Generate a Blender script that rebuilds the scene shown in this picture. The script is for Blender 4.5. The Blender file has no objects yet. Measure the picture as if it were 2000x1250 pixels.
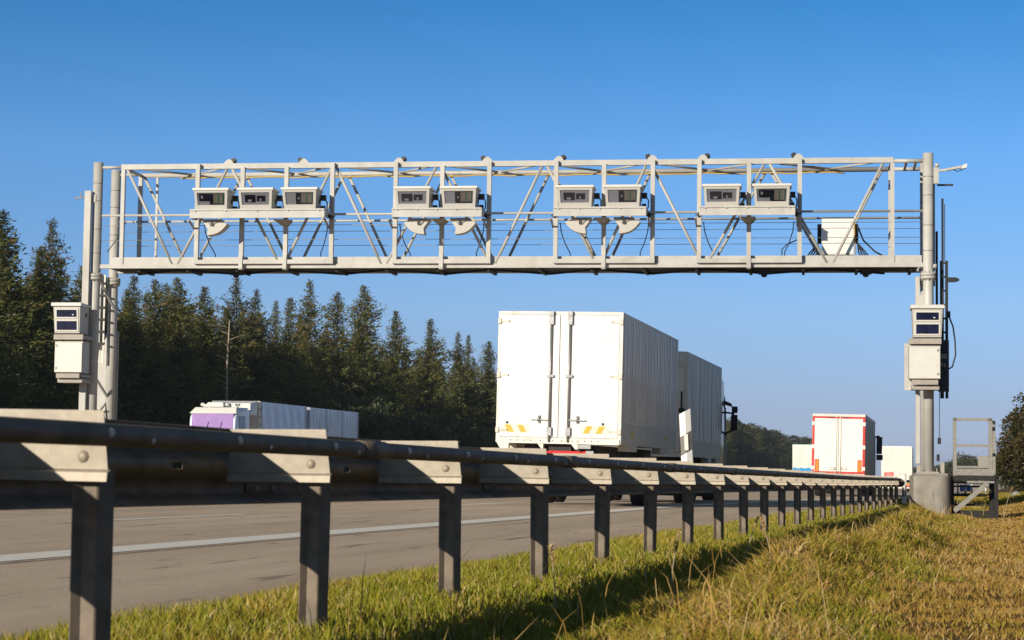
import bpy, bmesh, math, random
import numpy as np
from mathutils import Vector, Matrix
rad = math.radians
S = bpy.context.scene
COL = S.collection

# ------------------------------------------------------------------ camera
def make_camera():
    yaw, pitch, roll = math.atan(850/4000), math.atan(293/4000), rad(.73)
    fwd = Vector((-math.sin(yaw)*math.cos(pitch), math.cos(yaw)*math.cos(pitch), math.sin(pitch)))
    r0 = Vector((math.cos(yaw), math.sin(yaw), 0)); u0 = r0.cross(fwd)
    r = r0*math.cos(roll) + u0*math.sin(roll)
    u = u0*math.cos(roll) - r0*math.sin(roll)
    cd = bpy.data.cameras.new('camera'); co = bpy.data.objects.new('camera', cd); COL.objects.link(co)
    m = Matrix((r, u, -fwd)).transposed().to_4x4(); m.translation = (0, 0, .65)
    co.matrix_world = m
    cd.sensor_width = 36; cd.lens = 4000/2000*36
    cd.clip_start = .1; cd.clip_end = 6000
    cd.dof.use_dof = True; cd.dof.focus_distance = 38; cd.dof.aperture_fstop = 11
    S.camera = co
make_camera()

# ------------------------------------------------------------------ light
SUN_EL, SUN_AZ = 17.0, 27.0          # low sun behind the camera, a little to its left
W = bpy.data.worlds.new('World'); S.world = W; W.use_nodes = True
nt = W.node_tree; nt.nodes.clear()
sky = nt.nodes.new('ShaderNodeTexSky'); sky.sky_type = 'NISHITA'; sky.sun_disc = False
sky.sun_elevation = rad(SUN_EL); sky.sun_rotation = rad(180+SUN_AZ)
sky.air_density = .8; sky.dust_density = 0; sky.ozone_density = 4.0; sky.altitude = 0
tcw = nt.nodes.new('ShaderNodeTexCoord'); sx = nt.nodes.new('ShaderNodeSeparateXYZ'); nt.links.new(tcw.outputs['Generated'], sx.inputs[0])
gr = nt.nodes.new('ShaderNodeValToRGB'); nt.links.new(sx.outputs[2], gr.inputs[0])     # white balance of the clear autumn sky by elevation
stops = [(0, (.60, .65, 1.07)), (.031, (.75, .71, .98)), (.079, (.97, 1.0, 1.19)), (.153, (.82, 1.15, 1.42)), (.225, (.38, .97, 1.26)), (.36, (.85, .68, .48)), (.6, (1.5, .98, .56))]
while len(gr.color_ramp.elements) < len(stops): gr.color_ramp.elements.new(.5)
for el, (pz, c) in zip(gr.color_ramp.elements, stops): el.position = pz; el.color = (c[0]/2, c[1]/2, c[2]/2, 1)
gm = nt.nodes.new('ShaderNodeVectorMath'); gm.operation = 'SCALE'; gm.inputs['Scale'].default_value = 2; nt.links.new(gr.outputs[0], gm.inputs[0])
hs = nt.nodes.new('ShaderNodeMixRGB'); hs.blend_type = 'MULTIPLY'; hs.inputs[0].default_value = 1; nt.links.new(gm.outputs[0], hs.inputs[2])
bg = nt.nodes.new('ShaderNodeBackground'); bg.inputs['Strength'].default_value = .085
ow = nt.nodes.new('ShaderNodeOutputWorld')
nt.links.new(sky.outputs[0], hs.inputs[1]); nt.links.new(hs.outputs[0], bg.inputs[0]); nt.links.new(bg.outputs[0], ow.inputs[0])
sd = bpy.data.lights.new('sun', 'SUN'); sd.energy = 5; sd.angle = rad(.53); sd.color = (1, .9, .74)
so = bpy.data.objects.new('sun', sd); COL.objects.link(so)
to_sun = Vector((-math.sin(rad(SUN_AZ))*math.cos(rad(SUN_EL)), -math.cos(rad(SUN_AZ))*math.cos(rad(SUN_EL)), math.sin(rad(SUN_EL))))
so.rotation_euler = to_sun.to_track_quat('Z', 'Y').to_euler(); so.location = (-20, -40, 40)
S.view_settings.view_transform = 'Standard'; S.view_settings.look = 'None'
S.view_settings.exposure = .05; S.view_settings.gamma = 1
S.render.engine = 'CYCLES'
S.cycles.use_denoising = True
S.cycles.max_bounces = 6; S.cycles.transparent_max_bounces = 12
rng = np.random.default_rng(7)
random.seed(7)

# ------------------------------------------------------------------ materials
def mat(name, col, rough=.6, metal=0, var=.12, scale=6., col2=None, stretch=(1, 1, 1), bump=0., spec=.5, dirt=None, coord='Object', detail=6, coat=0):
    m = bpy.data.materials.new(name); m.use_nodes = True
    n = m.node_tree.nodes; l = m.node_tree.links
    b = n['Principled BSDF']; b.inputs['Roughness'].default_value = rough; b.inputs['Metallic'].default_value = metal
    b.inputs['Specular IOR Level'].default_value = spec; b.inputs['Coat Weight'].default_value = coat
    tc = n.new('ShaderNodeTexCoord'); mp = n.new('ShaderNodeMapping'); mp.inputs['Scale'].default_value = stretch
    l.new(tc.outputs[coord], mp.inputs[0])
    nz = n.new('ShaderNodeTexNoise'); nz.inputs['Scale'].default_value = scale; nz.inputs['Detail'].default_value = detail; nz.inputs['Roughness'].default_value = .62
    l.new(mp.outputs[0], nz.inputs['Vector'])
    rp = n.new('ShaderNodeValToRGB')
    c = np.array(col); d = np.array(col2) if col2 is not None else c*(1-2*var)
    rp.color_ramp.elements[0].position = .3; rp.color_ramp.elements[1].position = .68
    rp.color_ramp.elements[0].color = (*d, 1); rp.color_ramp.elements[1].color = (*(c*(1+var*.4)).clip(0, .95), 1)
    l.new(nz.outputs['Fac'], rp.inputs[0])
    out = rp.outputs[0]
    if dirt is not None:      # stains with a shape of their own
        dc, amount, ds, dst = dirt
        mp2 = n.new('ShaderNodeMapping'); mp2.inputs['Scale'].default_value = dst; l.new(tc.outputs[coord], mp2.inputs[0])
        n2 = n.new('ShaderNodeTexNoise'); n2.inputs['Scale'].default_value = ds; n2.inputs['Detail'].default_value = 8; n2.inputs['Roughness'].default_value = .7
        l.new(mp2.outputs[0], n2.inputs['Vector'])
        r2 = n.new('ShaderNodeValToRGB'); r2.color_ramp.elements[0].position = .52; r2.color_ramp.elements[1].position = .74
        l.new(n2.outputs['Fac'], r2.inputs[0])
        mm = n.new('ShaderNodeMath'); mm.operation = 'MULTIPLY'; mm.inputs[1].default_value = amount; l.new(r2.outputs[0], mm.inputs[0])
        mx = n.new('ShaderNodeMixRGB'); mx.inputs[2].default_value = (*dc, 1); l.new(mm.outputs[0], mx.inputs[0]); l.new(out, mx.inputs[1]); out = mx.outputs[0]
    l.new(out, b.inputs['Base Color'])
    if bump:
        bp = n.new('ShaderNodeBump'); bp.inputs['Strength'].default_value = bump; bp.inputs['Distance'].default_value = .02
        l.new(nz.outputs['Fac'], bp.inputs['Height']); l.new(bp.outputs[0], b.inputs['Normal'])
    return m

def leafy(name, stops, trans=.35, rough=.6):
    m = bpy.data.materials.new(name); m.use_nodes = True
    n = m.node_tree.nodes; l = m.node_tree.links; n.remove(n['Principled BSDF'])
    at = n.new('ShaderNodeAttribute'); at.attribute_name = 'tint'
    oi = n.new('ShaderNodeObjectInfo')
    ad = n.new('ShaderNodeMath'); ad.operation = 'MULTIPLY_ADD'; ad.inputs[1].default_value = .14; l.new(oi.outputs['Random'], ad.inputs[0]); l.new(at.outputs['Fac'], ad.inputs[2])
    rp = n.new('ShaderNodeValToRGB'); e = rp.color_ramp.elements
    e[0].position, e[1].position = stops[0][0], stops[-1][0]
    e[0].color, e[1].color = (*stops[0][1], 1), (*stops[-1][1], 1)
    for p, c in stops[1:-1]:
        k = e.new(p); k.color = (*c, 1)
    l.new(ad.outputs[0], rp.inputs[0])
    df = n.new('ShaderNodeBsdfDiffuse'); tr = n.new('ShaderNodeBsdfTranslucent'); mx = n.new('ShaderNodeMixShader'); mx.inputs[0].default_value = trans
    l.new(rp.outputs[0], df.inputs[0]); l.new(rp.outputs[0], tr.inputs[0]); l.new(df.outputs[0], mx.inputs[1]); l.new(tr.outputs[0], mx.inputs[2])
    gl = n.new('ShaderNodeBsdfGlossy'); gl.inputs['Roughness'].default_value = .45; gl.inputs[0].default_value = (.5, .5, .5, 1)
    m2 = n.new('ShaderNodeMixShader'); m2.inputs[0].default_value = .03; l.new(mx.outputs[0], m2.inputs[1]); l.new(gl.outputs[0], m2.inputs[2])
    l.new(m2.outputs[0], n['Material Output'].inputs[0])
    return m

def pane_mat():
    m = bpy.data.materials.new('clear_pane'); m.use_nodes = True
    n = m.node_tree.nodes; l = m.node_tree.links; n.remove(n['Principled BSDF'])
    t = n.new('ShaderNodeBsdfTransparent'); t.inputs[0].default_value = (.985, .985, .985, 1)
    g = n.new('ShaderNodeBsdfGlossy'); g.inputs['Roughness'].default_value = .04
    f = n.new('ShaderNodeFresnel'); f.inputs[0].default_value = 1.5
    mx = n.new('ShaderNodeMixShader'); l.new(f.outputs[0], mx.inputs[0]); l.new(t.outputs[0], mx.inputs[1]); l.new(g.outputs[0], mx.inputs[2])
    l.new(mx.outputs[0], n['Material Output'].inputs[0])
    return m

M = dict(
    paint=mat('gantry_paint', (.505, .49, .455), .5, var=.09, scale=2.2, dirt=((.30, .26, .20), .5, 2.2, (1, 1, .3))),
    paint_dim=mat('weathered_paint', (.40, .36, .31), .6, var=.12, scale=5),
    cabinet=mat('cabinet_paint', (.50, .48, .435), .5, var=.03, scale=3, dirt=((.4, .36, .28), .25, 2.5, (1, 1, .3))),
    lid=mat('lid_paint', (.66, .645, .59), .45, var=.04, scale=4, dirt=((.4, .36, .28), .25, 3, (1, 1, 1))),
    rail=mat('rail_steel', (.44, .385, .305), .55, .15, var=.16, scale=9, dirt=((.20, .14, .09), .65, 6, (1, 1, .4)), bump=.05),
    rail_dark=mat('weathered_rail_steel', (.20, .155, .115), .65, .1, var=.22, scale=7, dirt=((.07, .05, .035), .75, 5, (1, .35, 1)), bump=.05),
    post=mat('post_steel', (.205, .16, .115), .6, .1, var=.2, scale=14, dirt=((.10, .05, .028), .85, 7, (1, 1, .45)), bump=.08),
    white=mat('white_panel', (.82, .80, .75), .4, var=.03, scale=1.2, dirt=((.52, .45, .34), .38, 2.0, (1.6, 1, .25)), coat=.2),
    white_side=mat('white_side_panel', (.82, .76, .69), .4, var=.06, scale=1.4, stretch=(1, 1, .2), dirt=((.30, .26, .21), .5, 1.8, (1, 1, .25)), coat=.2),
    white_rust=mat('stained_white_steel', (.78, .75, .68), .5, var=.05, scale=3, dirt=((.40, .20, .07), .8, 2.6, (1, 1, 1))),
    beige=mat('beige_lower_panel', (.60, .56, .47), .5, var=.08, scale=2, dirt=((.3, .26, .2), .4, 2, (1, .5, 1))),
    steel=mat('door_gear_steel', (.33, .33, .33), .4, .6, var=.15, scale=20),
    hinge=mat('hinge_steel', (.62, .58, .5), .5, .2, var=.15, scale=20, dirt=((.35, .17, .07), .5, 8, (1, 1, 1))),
    black=mat('black_plastic', (.018, .018, .019), .5, var=.3, scale=10),
    chassis=mat('dark_chassis', (.03, .028, .026), .7, var=.4, scale=4),
    rubber=mat('tyre_rubber', (.022, .021, .02), .85, var=.3, scale=12),
    glassdark=mat('dark_glass', (.014, .020, .065), .08, var=.4, scale=6),
    windscreen=mat('violet_windscreen', (.26, .12, .46), .4, var=.15, scale=2, spec=.2),
    blueglass=mat('blue_side_glass', (.03, .12, .28), .1, var=.2, scale=2),
    red=mat('red_reflective', (.62, .035, .03), .4, var=.08, scale=10),
    redlamp=mat('red_lamp_lens', (.65, .02, .02), .25, var=.05, scale=10),
    orange=mat('orange_plate', (.62, .24, .01), .45, var=.06, scale=10),
    yellow=mat('yellow_stripe', (.62, .44, .02), .45, var=.1, scale=10),
    pink=mat('faded_pale_stripe', (.78, .66, .58), .5, var=.05, scale=10),
    blue=mat('blue_plastic', (.02, .17, .62), .4, var=.1, scale=8),
    wave=mat('blue_wave_print', (.02, .30, .66), .4, var=.05, scale=8),
    green=mat('green_trim', (.02, .32, .2), .4, var=.1, scale=8),
    card=mat('beige_component', (.52, .44, .33), .6, var=.15, scale=30),
    innerpanel=mat('grey_inner_panel', (.74, .72, .74), .6, var=.05, scale=6),
    cable=mat('yellow_cable', (.62, .42, .10), .5, var=.1, scale=10),
    tarp=mat('blue_grey_tarpaulin', (.54, .68, .95), .26, var=.12, scale=1.2, stretch=(1, 1, .4), spec=.7),
    tarp2=mat('ribbed_grey_tarpaulin', (.60, .64, .76), .26, var=.2, scale=1.6, stretch=(1, 1, .5), spec=.7),
    cabblue=mat('pale_blue_cab_paint', (.62, .71, .88), .3, var=.03, scale=2, coat=.4),
    cabolive=mat('olive_cab_paint', (.20, .16, .065), .3, var=.1, scale=2, coat=.5),
    concrete=mat('pedestal_concrete', (.32, .295, .255), .85, var=.16, scale=3.5, dirt=((.22, .20, .17), .5, 1.6, (1, 1, .4)), bump=.15),
    galv=mat('galvanised_steel', (.31, .295, .26), .5, .2, var=.15, scale=12),
    darksteel=mat('dark_steel', (.017, .015, .013), .6, .1, var=.25, scale=10),
    road=None, marking=mat('worn_white_paint', (.86, .82, .74), .7, var=.05, scale=20, dirt=((.50, .45, .40), .35, 9, (1, .3, 1))),
    bark=mat('tree_bark', (.11, .085, .06), .9, var=.3, scale=8, stretch=(1, 1, .3), bump=.3),
    deadwood=mat('pale_dead_wood', (.46, .38, .28), .9, var=.25, scale=8, stretch=(1, 1, .3)),
    stone=mat('grey_stone', (.36, .36, .35), .9, var=.2, scale=6, bump=.3),
    band=mat('dark_marker_band', (.16, .145, .13), .5, var=.15, scale=14),
    pane=pane_mat(),
)
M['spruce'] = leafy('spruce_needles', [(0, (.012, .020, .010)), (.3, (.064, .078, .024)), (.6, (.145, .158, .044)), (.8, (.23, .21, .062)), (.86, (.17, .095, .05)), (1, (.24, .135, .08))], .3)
M['pine'] = leafy('pine_needles', [(0, (.016, .026, .012)), (.45, (.055, .066, .021)), (.8, (.12, .11, .03)), (1, (.17, .14, .04))], .3)
M['autumn'] = leafy('autumn_leaves', [(0, (.02, .028, .009)), (.4, (.06, .06, .018)), (.7, (.13, .085, .03)), (1, (.18, .10, .03))], .35)
M['shrub'] = leafy('shrub_leaves', [(0, (.03, .045, .022)), (.5, (.09, .11, .05)), (1, (.19, .20, .09))], .35)
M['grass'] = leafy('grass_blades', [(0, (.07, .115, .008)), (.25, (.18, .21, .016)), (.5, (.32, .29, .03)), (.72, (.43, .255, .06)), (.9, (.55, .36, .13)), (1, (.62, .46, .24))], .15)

# ------------------------------------------------------------------ mesh helpers
PIECES = set('tube_sleeve tube_glint splice_bolt bolt strap support_bracket end_upright tray_support tray_clamp underside_lamp safety_wire hinge corner_lock stripe indicator roof_lamp leg_brace side_reflector horn buckle seam wiper door_rib latch step sill_hole terminal_box control_gear cable_bundle antenna_rod ladder_board cable conduit rod_bearing cable_plug roller'.split())
class MB:
    """collects boxes, beams, tubes and strips; build() links them as ONE mesh object"""
    def __init__(s): s.v = []; s.f = []; s.m = []; s.sm = []; s.cur = 0
    def add(s, vs, fs, smooth=False):
        o = len(s.v); s.v.extend([tuple(map(float, p)) for p in vs])
        for f in fs: s.f.append([o+i for i in f]); s.m.append(s.cur); s.sm.append(smooth)
        return s
    def box(s, x0, x1, y0, y1, z0, z1):
        return s.add([(x, y, z) for z in (z0, z1) for y in (y0, y1) for x in (x0, x1)],
                     [(0, 2, 3, 1), (4, 5, 7, 6), (0, 1, 5, 4), (2, 6, 7, 3), (0, 4, 6, 2), (1, 3, 7, 5)])
    def hexa(s, p):   # eight corners: bottom ring then top ring
        return s.add(p, [(3, 2, 1, 0), (4, 5, 6, 7), (0, 1, 5, 4), (1, 2, 6, 5), (2, 3, 7, 6), (3, 0, 4, 7)])
    def beam(s, p, q, w, h=None, up=(0, 0, 1)):
        h = h or w; p, q = Vector(p), Vector(q); d = (q-p).normalized(); u = Vector(up)
        if abs(d.dot(u)) > .98: u = Vector((0, 1, 0))
        r = d.cross(u).normalized(); u = r.cross(d)
        c = [(-1, -1), (1, -1), (1, 1), (-1, 1)]
        return s.add([p+r*(a*w/2)+u*(b*h/2) for a, b in c]+[q+r*(a*w/2)+u*(b*h/2) for a, b in c],
                     [(3, 2, 1, 0), (4, 5, 6, 7), (0, 1, 5, 4), (1, 2, 6, 5), (2, 3, 7, 6), (3, 0, 4, 7)])
    def tube(s, p, q, r, n=12, r2=None, caps=True):
        return s.path([p, q], r, n, [r, r if r2 is None else r2], caps)
    def path(s, pts, r, n=8, radii=None, caps=True):
        pts = [Vector(p) for p in pts]; o = len(s.v); k = len(pts)
        ref = None
        for i, p in enumerate(pts):
            d = (pts[min(i+1, k-1)]-pts[max(i-1, 0)]).normalized()
            if ref is None: ref = Vector((0, 0, 1)) if abs(d.z) < .9 else Vector((1, 0, 0))
            a = d.cross(ref).normalized(); b = a.cross(d); ref = b
            rr = radii[i] if radii else r
            for j in range(n):
                t = 2*math.pi*j/n; q = p+(a*math.cos(t)+b*math.sin(t))*rr; s.v.append(tuple(q))
        for i in range(k-1):
            for j in range(n):
                s.f.append([o+i*n+j, o+i*n+(j+1) % n, o+(i+1)*n+(j+1) % n, o+(i+1)*n+j][::-1]); s.m.append(s.cur); s.sm.append(True)
        if caps:
            s.f.append([o+j for j in range(n)]); s.m.append(s.cur); s.sm.append(False)
            s.f.append([o+(k-1)*n+j for j in range(n)][::-1]); s.m.append(s.cur); s.sm.append(False)
        return s
    def prism(s, poly, f0, f1):      # poly of 2-D points placed by f0(a,b) and f1(a,b)
        n = len(poly); v = [f0(*p) for p in poly]+[f1(*p) for p in poly]
        return s.add(v, [tuple(range(n))[::-1], tuple(range(n, 2*n))]+[(i, (i+1) % n, n+(i+1) % n, n+i) for i in range(n)])
    def dome(s, c, r, ax=(0, -1, 0), n=10, flat=.5):
        c, ax = Vector(c), Vector(ax).normalized(); a = ax.orthogonal().normalized(); b = ax.cross(a)
        v = [c+(a*math.cos(2*math.pi*j/n)+b*math.sin(2*math.pi*j/n))*r*rr+ax*(r*flat*h) for rr, h in ((1, 0), (.8, .6), (.45, .9)) for j in range(n)]+[c+ax*r*flat]
        f = [(i*n+j, i*n+(j+1) % n, (i+1)*n+(j+1) % n, (i+1)*n+j) for i in range(2) for j in range(n)]+[(2*n+j, 2*n+(j+1) % n, 3*n) for j in range(n)]
        return s.add(v, f, True)
    def ball(s, c, rx, ry, rz, n=10, k=6):
        v = [(c[0]+rx*math.sin(math.pi*i/k)*math.cos(2*math.pi*j/n), c[1]+ry*math.sin(math.pi*i/k)*math.sin(2*math.pi*j/n), c[2]+rz*math.cos(math.pi*i/k)) for i in range(k+1) for j in range(n)]
        return s.add(v, [(i*n+j, (i+1)*n+j, (i+1)*n+(j+1) % n, i*n+(j+1) % n) for i in range(k) for j in range(n)], True)
    def pieces(s, gap=.008):
        n = len(s.v); par = list(range(n))
        def find(a):
            while par[a] != a: par[a] = par[par[a]]; a = par[a]
            return a
        for f in s.f:
            for i in f[1:]: par[find(i)] = find(f[0])
        comp = {}
        for i in range(n): comp.setdefault(find(i), []).append(i)
        cl = [[ids, np.min([s.v[i] for i in ids], 0)-gap, np.max([s.v[i] for i in ids], 0)+gap] for ids in comp.values()]
        k = True
        while k:
            k = False
            for a in range(len(cl)):
                for c in range(len(cl)-1, a, -1):
                    if np.all(cl[a][1] <= cl[c][2]) and np.all(cl[c][1] <= cl[a][2]):
                        cl[a] = [cl[a][0]+cl[c][0], np.minimum(cl[a][1], cl[c][1]), np.maximum(cl[a][2], cl[c][2])]; del cl[c]; k = True
        res = []
        for ids, _, _ in cl:
            m = {i: j for j, i in enumerate(ids)}; b = MB(); b.v = [s.v[i] for i in ids]
            for f, q, t in zip(s.f, s.m, s.sm):
                if f[0] in m: b.f.append([m[i] for i in f]); b.m.append(q); b.sm.append(t)
            res.append(b)
        return res
    def build(s, name, mats, parent=None, org=(0, 0, 0), bevel=0, solid=0):
        if name in PIECES:
            ps = s.pieces()
            if len(ps) > 1: return [q.build1(name, mats, parent, org, bevel, solid) for q in ps][0]
        return s.build1(name, mats, parent, org, bevel, solid)
    def build1(s, name, mats, parent=None, org=(0, 0, 0), bevel=0, solid=0):
        me = bpy.data.meshes.new(name)
        me.from_pydata([(x-org[0], y-org[1], z-org[2]) for x, y, z in s.v], [], s.f)
        for k in (mats if isinstance(mats, (list, tuple)) else [mats]): me.materials.append(k)
        me.polygons.foreach_set('material_index', s.m); me.polygons.foreach_set('use_smooth', s.sm); me.validate(); me.update()
        o = bpy.data.objects.new(name, me); COL.objects.link(o)
        if parent is not None: o.parent = parent
        else: o.location = org
        if bevel:
            b = o.modifiers.new('bevel', 'BEVEL'); b.width = bevel; b.segments = 2; b.limit_method = 'ANGLE'; b.angle_limit = rad(40)
        if solid:
            b = o.modifiers.new('thickness', 'SOLIDIFY'); b.thickness = solid; b.offset = 0
        return o
def tag(o, label=None, cat=None, group=None, kind=None):
    if label: o['label'] = label
    if cat: o['category'] = cat
    if group: o['group'] = group
    if kind: o['kind'] = kind
    return o
def thing(name, label, cat, loc=(0, 0, 0), rz=0, group=None):
    o = bpy.data.objects.new(name, None); o.empty_display_size = .2; COL.objects.link(o)
    o.location = loc; o.rotation_euler = (0, 0, rz); return tag(o, label, cat, group)
def copy_tree(o, parent=None):
    c = o.copy(); COL.objects.link(c)
    if parent is not None: c.parent = parent
    for ch in o.children: copy_tree(ch, c)
    return c
def raw_mesh(name, V, loops, starts, totals, mats, tint=None, smooth=False, parent=None, midx=None):
    me = bpy.data.meshes.new(name)
    me.vertices.add(len(V)); me.vertices.foreach_set('co', np.asarray(V, 'f').ravel())
    me.loops.add(len(loops)); me.loops.foreach_set('vertex_index', np.asarray(loops, 'i'))
    me.polygons.add(len(starts)); me.polygons.foreach_set('loop_start', np.asarray(starts, 'i')); me.polygons.foreach_set('loop_total', np.asarray(totals, 'i'))
    for k in mats: me.materials.append(k)
    me.update(calc_edges=True)
    if tint is not None:
        a = me.attributes.new('tint', 'FLOAT', 'POINT'); a.data.foreach_set('value', np.asarray(tint, 'f'))
    if smooth: me.polygons.foreach_set('use_smooth', np.ones(len(starts), bool))
    o = bpy.data.objects.new(name, me); COL.objects.link(o)
    if parent is not None: o.parent = parent
    return o
def text_part(name, body, size, m, parent, loc, rot=(math.pi/2, 0, 0), sx=1, depth=.004):
    cu = bpy.data.curves.new(name, 'FONT'); cu.body = body; cu.size = size; cu.extrude = depth; cu.align_x = 'CENTER'; cu.align_y = 'CENTER'
    t = bpy.data.objects.new(name+'_src', cu); COL.objects.link(t)
    dg = bpy.context.evaluated_depsgraph_get(); me = bpy.data.meshes.new_from_object(t.evaluated_get(dg))
    bpy.data.objects.remove(t); me.materials.clear(); me.materials.append(m)
    o = bpy.data.objects.new(name, me); COL.objects.link(o); o.parent = parent; o.location = loc; o.rotation_euler = rot; o.scale = (sx, 1, 1)
    return o

# ------------------------------------------------------------------ alignment of the motorway
def R(Y):            # line of the guard rail posts
    Y = np.asarray(Y, float); a = np.minimum(Y, 60.)
    return -2.339+.013*(a-5.4)+.00025*(a-5.4)**2+np.where(Y > 60, .0403*(Y-60), 0)
def zroad(Y):
    return np.interp(Y, [-200, 0, 45, 100, 250, 500, 3000], [.3, 0, -.1, -.43, -1.1, -1.3, -1.3])
def zrail(Y):        # ground at the rail
    return np.interp(Y, [-200, 5.4, 38, 60, 100, 250, 500, 3000], [.3, .05, -.105, -.17, -.43, -1.1, -1.3, -1.3])
def wob(x, y, k=1.):
    return (np.sin(1.7*k*x+.6*k*y)+np.sin(2.9*k*y-1.1*k*x+1.3)+np.sin(4.3*k*x+3.7*k*y+.7)*.6)/2.6
EDGE = -1.07         # paved edge, measured from the rail line
def ground_z(off, Y):
    off = np.asarray(off, float); Y = np.asarray(Y, float)
    zr, zg = zroad(Y), zrail(Y)
    z = np.where(off < EDGE, zr-.06, zg)
    z = np.where((off >= EDGE) & (off < -.5), (zr+.0)+(zg-zr)*np.clip((off-EDGE)/.5, 0, 1), z)
    near = np.clip((62-Y)/12, 0, 1)
    rf = np.clip((40-Y)/9, 0, 1)
    ridge = -.08*np.exp(-((off-.72)/.36)**2)*np.clip((44-Y)/8, 0, 1)+.16*np.clip((Y-4)/9, .35, 1)*np.exp(-((off-1.52-.12*np.sin(Y*.37))/.29)**2)*(.62+.95*wob(off*2.2, Y*1.15))*rf
    near = near*np.clip(1, 0, 1)
    path = -.05*np.clip((off-1.7)/.4, 0, 1)*near-.09*np.clip((Y-32)/6, 0, 1)*np.clip((off-.3)/.5, 0, 1)*near
    bank = np.clip(off-(2.7-.6*np.clip((Y-45)/20, 0, 1)), 0, 14)
    bankz = .22*bank**1.25*(1+.25*wob(off*.6, Y*.25))*np.clip((Y-6)/30, .25, 1)
    small = .018*wob(off*3, Y*2.6)
    z = np.where(off > -.5, z+ridge+path+bankz+small*near, z)
    return z

# ------------------------------------------------------------------ setting: ground, carriageways, markings
def soil_mat():
    m = bpy.data.materials.new('turf_soil'); m.use_nodes = True
    n = m.node_tree.nodes; l = m.node_tree.links; b = n['Principled BSDF']; b.inputs['Roughness'].default_value = .95; b.inputs['Specular IOR Level'].default_value = .1
    tc = n.new('ShaderNodeTexCoord')
    def noise(sc, det=8):
        z = n.new('ShaderNodeTexNoise'); z.inputs['Scale'].default_value = sc; z.inputs['Detail'].default_value = det; z.inputs['Roughness'].default_value = .7; l.new(tc.outputs['Object'], z.inputs['Vector']); return z
    a, c = noise(.7), noise(14)
    r1 = n.new('ShaderNodeValToRGB'); r1.color_ramp.elements[0].color = (.10, .085, .022, 1); r1.color_ramp.elements[1].color = (.21, .115, .045, 1)
    r1.color_ramp.elements[0].position = .4; r1.color_ramp.elements[1].position = .6; l.new(a.outputs['Fac'], r1.inputs[0])
    r2 = n.new('ShaderNodeValToRGB'); r2.color_ramp.elements[0].color = (.45, .4, .35, 1); r2.color_ramp.elements[1].color = (1.2, 1.15, 1, 1); l.new(c.outputs['Fac'], r2.inputs[0])
    mx = n.new('ShaderNodeMixRGB'); mx.blend_type = 'MULTIPLY'; mx.inputs[0].default_value = 1; l.new(r1.outputs[0], mx.inputs[1]); l.new(r2.outputs[0], mx.inputs[2])
    l.new(mx.outputs[0], b.inputs['Base Color'])
    bp = n.new('ShaderNodeBump'); bp.inputs['Strength'].default_value = .6; bp.inputs['Distance'].default_value = .04; l.new(c.outputs['Fac'], bp.inputs['Height']); l.new(bp.outputs[0], b.inputs['Normal'])
    return m
def road_mat():
    m = bpy.data.materials.new('concrete_carriageway'); m.use_nodes = True
    n = m.node_tree.nodes; l = m.node_tree.links; b = n['Principled BSDF']; b.inputs['Roughness'].default_value = .85; b.inputs['Specular IOR Level'].default_value = .25
    tc = n.new('ShaderNodeTexCoord')
    def noise(sc, st, det=8, rg=.65):
        mp = n.new('ShaderNodeMapping'); mp.inputs['Scale'].default_value = st; l.new(tc.outputs['Object'], mp.inputs[0])
        z = n.new('ShaderNodeTexNoise'); z.inputs['Scale'].default_value = sc; z.inputs['Detail'].default_value = det; z.inputs['Roughness'].default_value = rg; l.new(mp.outputs[0], z.inputs['Vector']); return z
    def ramp(z, p0, c0, p1, c1):
        r = n.new('ShaderNodeValToRGB'); e = r.color_ramp.elements; e[0].position = p0; e[1].position = p1; e[0].color = (*c0, 1); e[1].color = (*c1, 1); l.new(z.outputs['Fac'], r.inputs[0]); return r
    def mul(a, c):
        x = n.new('ShaderNodeMixRGB'); x.blend_type = 'MULTIPLY'; x.inputs[0].default_value = 1; l.new(a.outputs[0], x.inputs[1]); l.new(c.outputs[0], x.inputs[2]); return x
    base = ramp(noise(1.1, (1, .12, 1)), .3, (.53, .41, .30), .7, (.69, .55, .42))
    grain = ramp(noise(60, (1, .6, 1), 4, .8), .25, (.60, .60, .60), .75, (1.22, 1.22, 1.22))
    streak = ramp(noise(2.6, (1.4, .18, 1), 5, .75), .30, (.35, .33, .31), .42, (1, 1, 1))
    track = ramp(noise(1.5, (1, .012, 1), 3, .6), .3, (.86, .85, .84), .7, (1.06, 1.06, 1.06)); o = mul(mul(mul(base, grain), streak), track); l.new(o.outputs[0], b.inputs['Base Color'])
    z = noise(90, (1, 1, 1), 3, .8); bp = n.new('ShaderNodeBump'); bp.inputs['Strength'].default_value = .35; bp.inputs['Distance'].default_value = .004
    l.new(z.outputs['Fac'], bp.inputs['Height']); l.new(bp.outputs[0], b.inputs['Normal'])
    return m
M['soil'] = soil_mat(); M['road'] = road_mat()
def strip(name, offs, ys, zf, m, smooth=True):
    offs = np.array(offs, float); ys = np.array(ys, float)
    O, Yg = np.meshgrid(offs, ys); X = O+R(Yg); Z = zf(O, Yg); V = np.stack([X, Yg, Z], -1).reshape(-1, 3)
    a, b = len(ys), len(offs); i = (np.arange(a-1)[:, None]*b+np.arange(b-1)[None]).ravel()
    q = np.stack([i, i+1, i+b+1, i+b], -1)
    return raw_mesh(name, V, q.ravel(), np.arange(len(q))*4, np.full(len(q), 4), [m], smooth=smooth)
YS = np.concatenate([np.arange(-60, 0, 6), np.arange(0, 60, .22), np.arange(60, 130, 2), np.arange(130, 420, 10), np.array([450, 500, 600, 800, 1100, 1600, 2400, 3200])])
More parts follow.
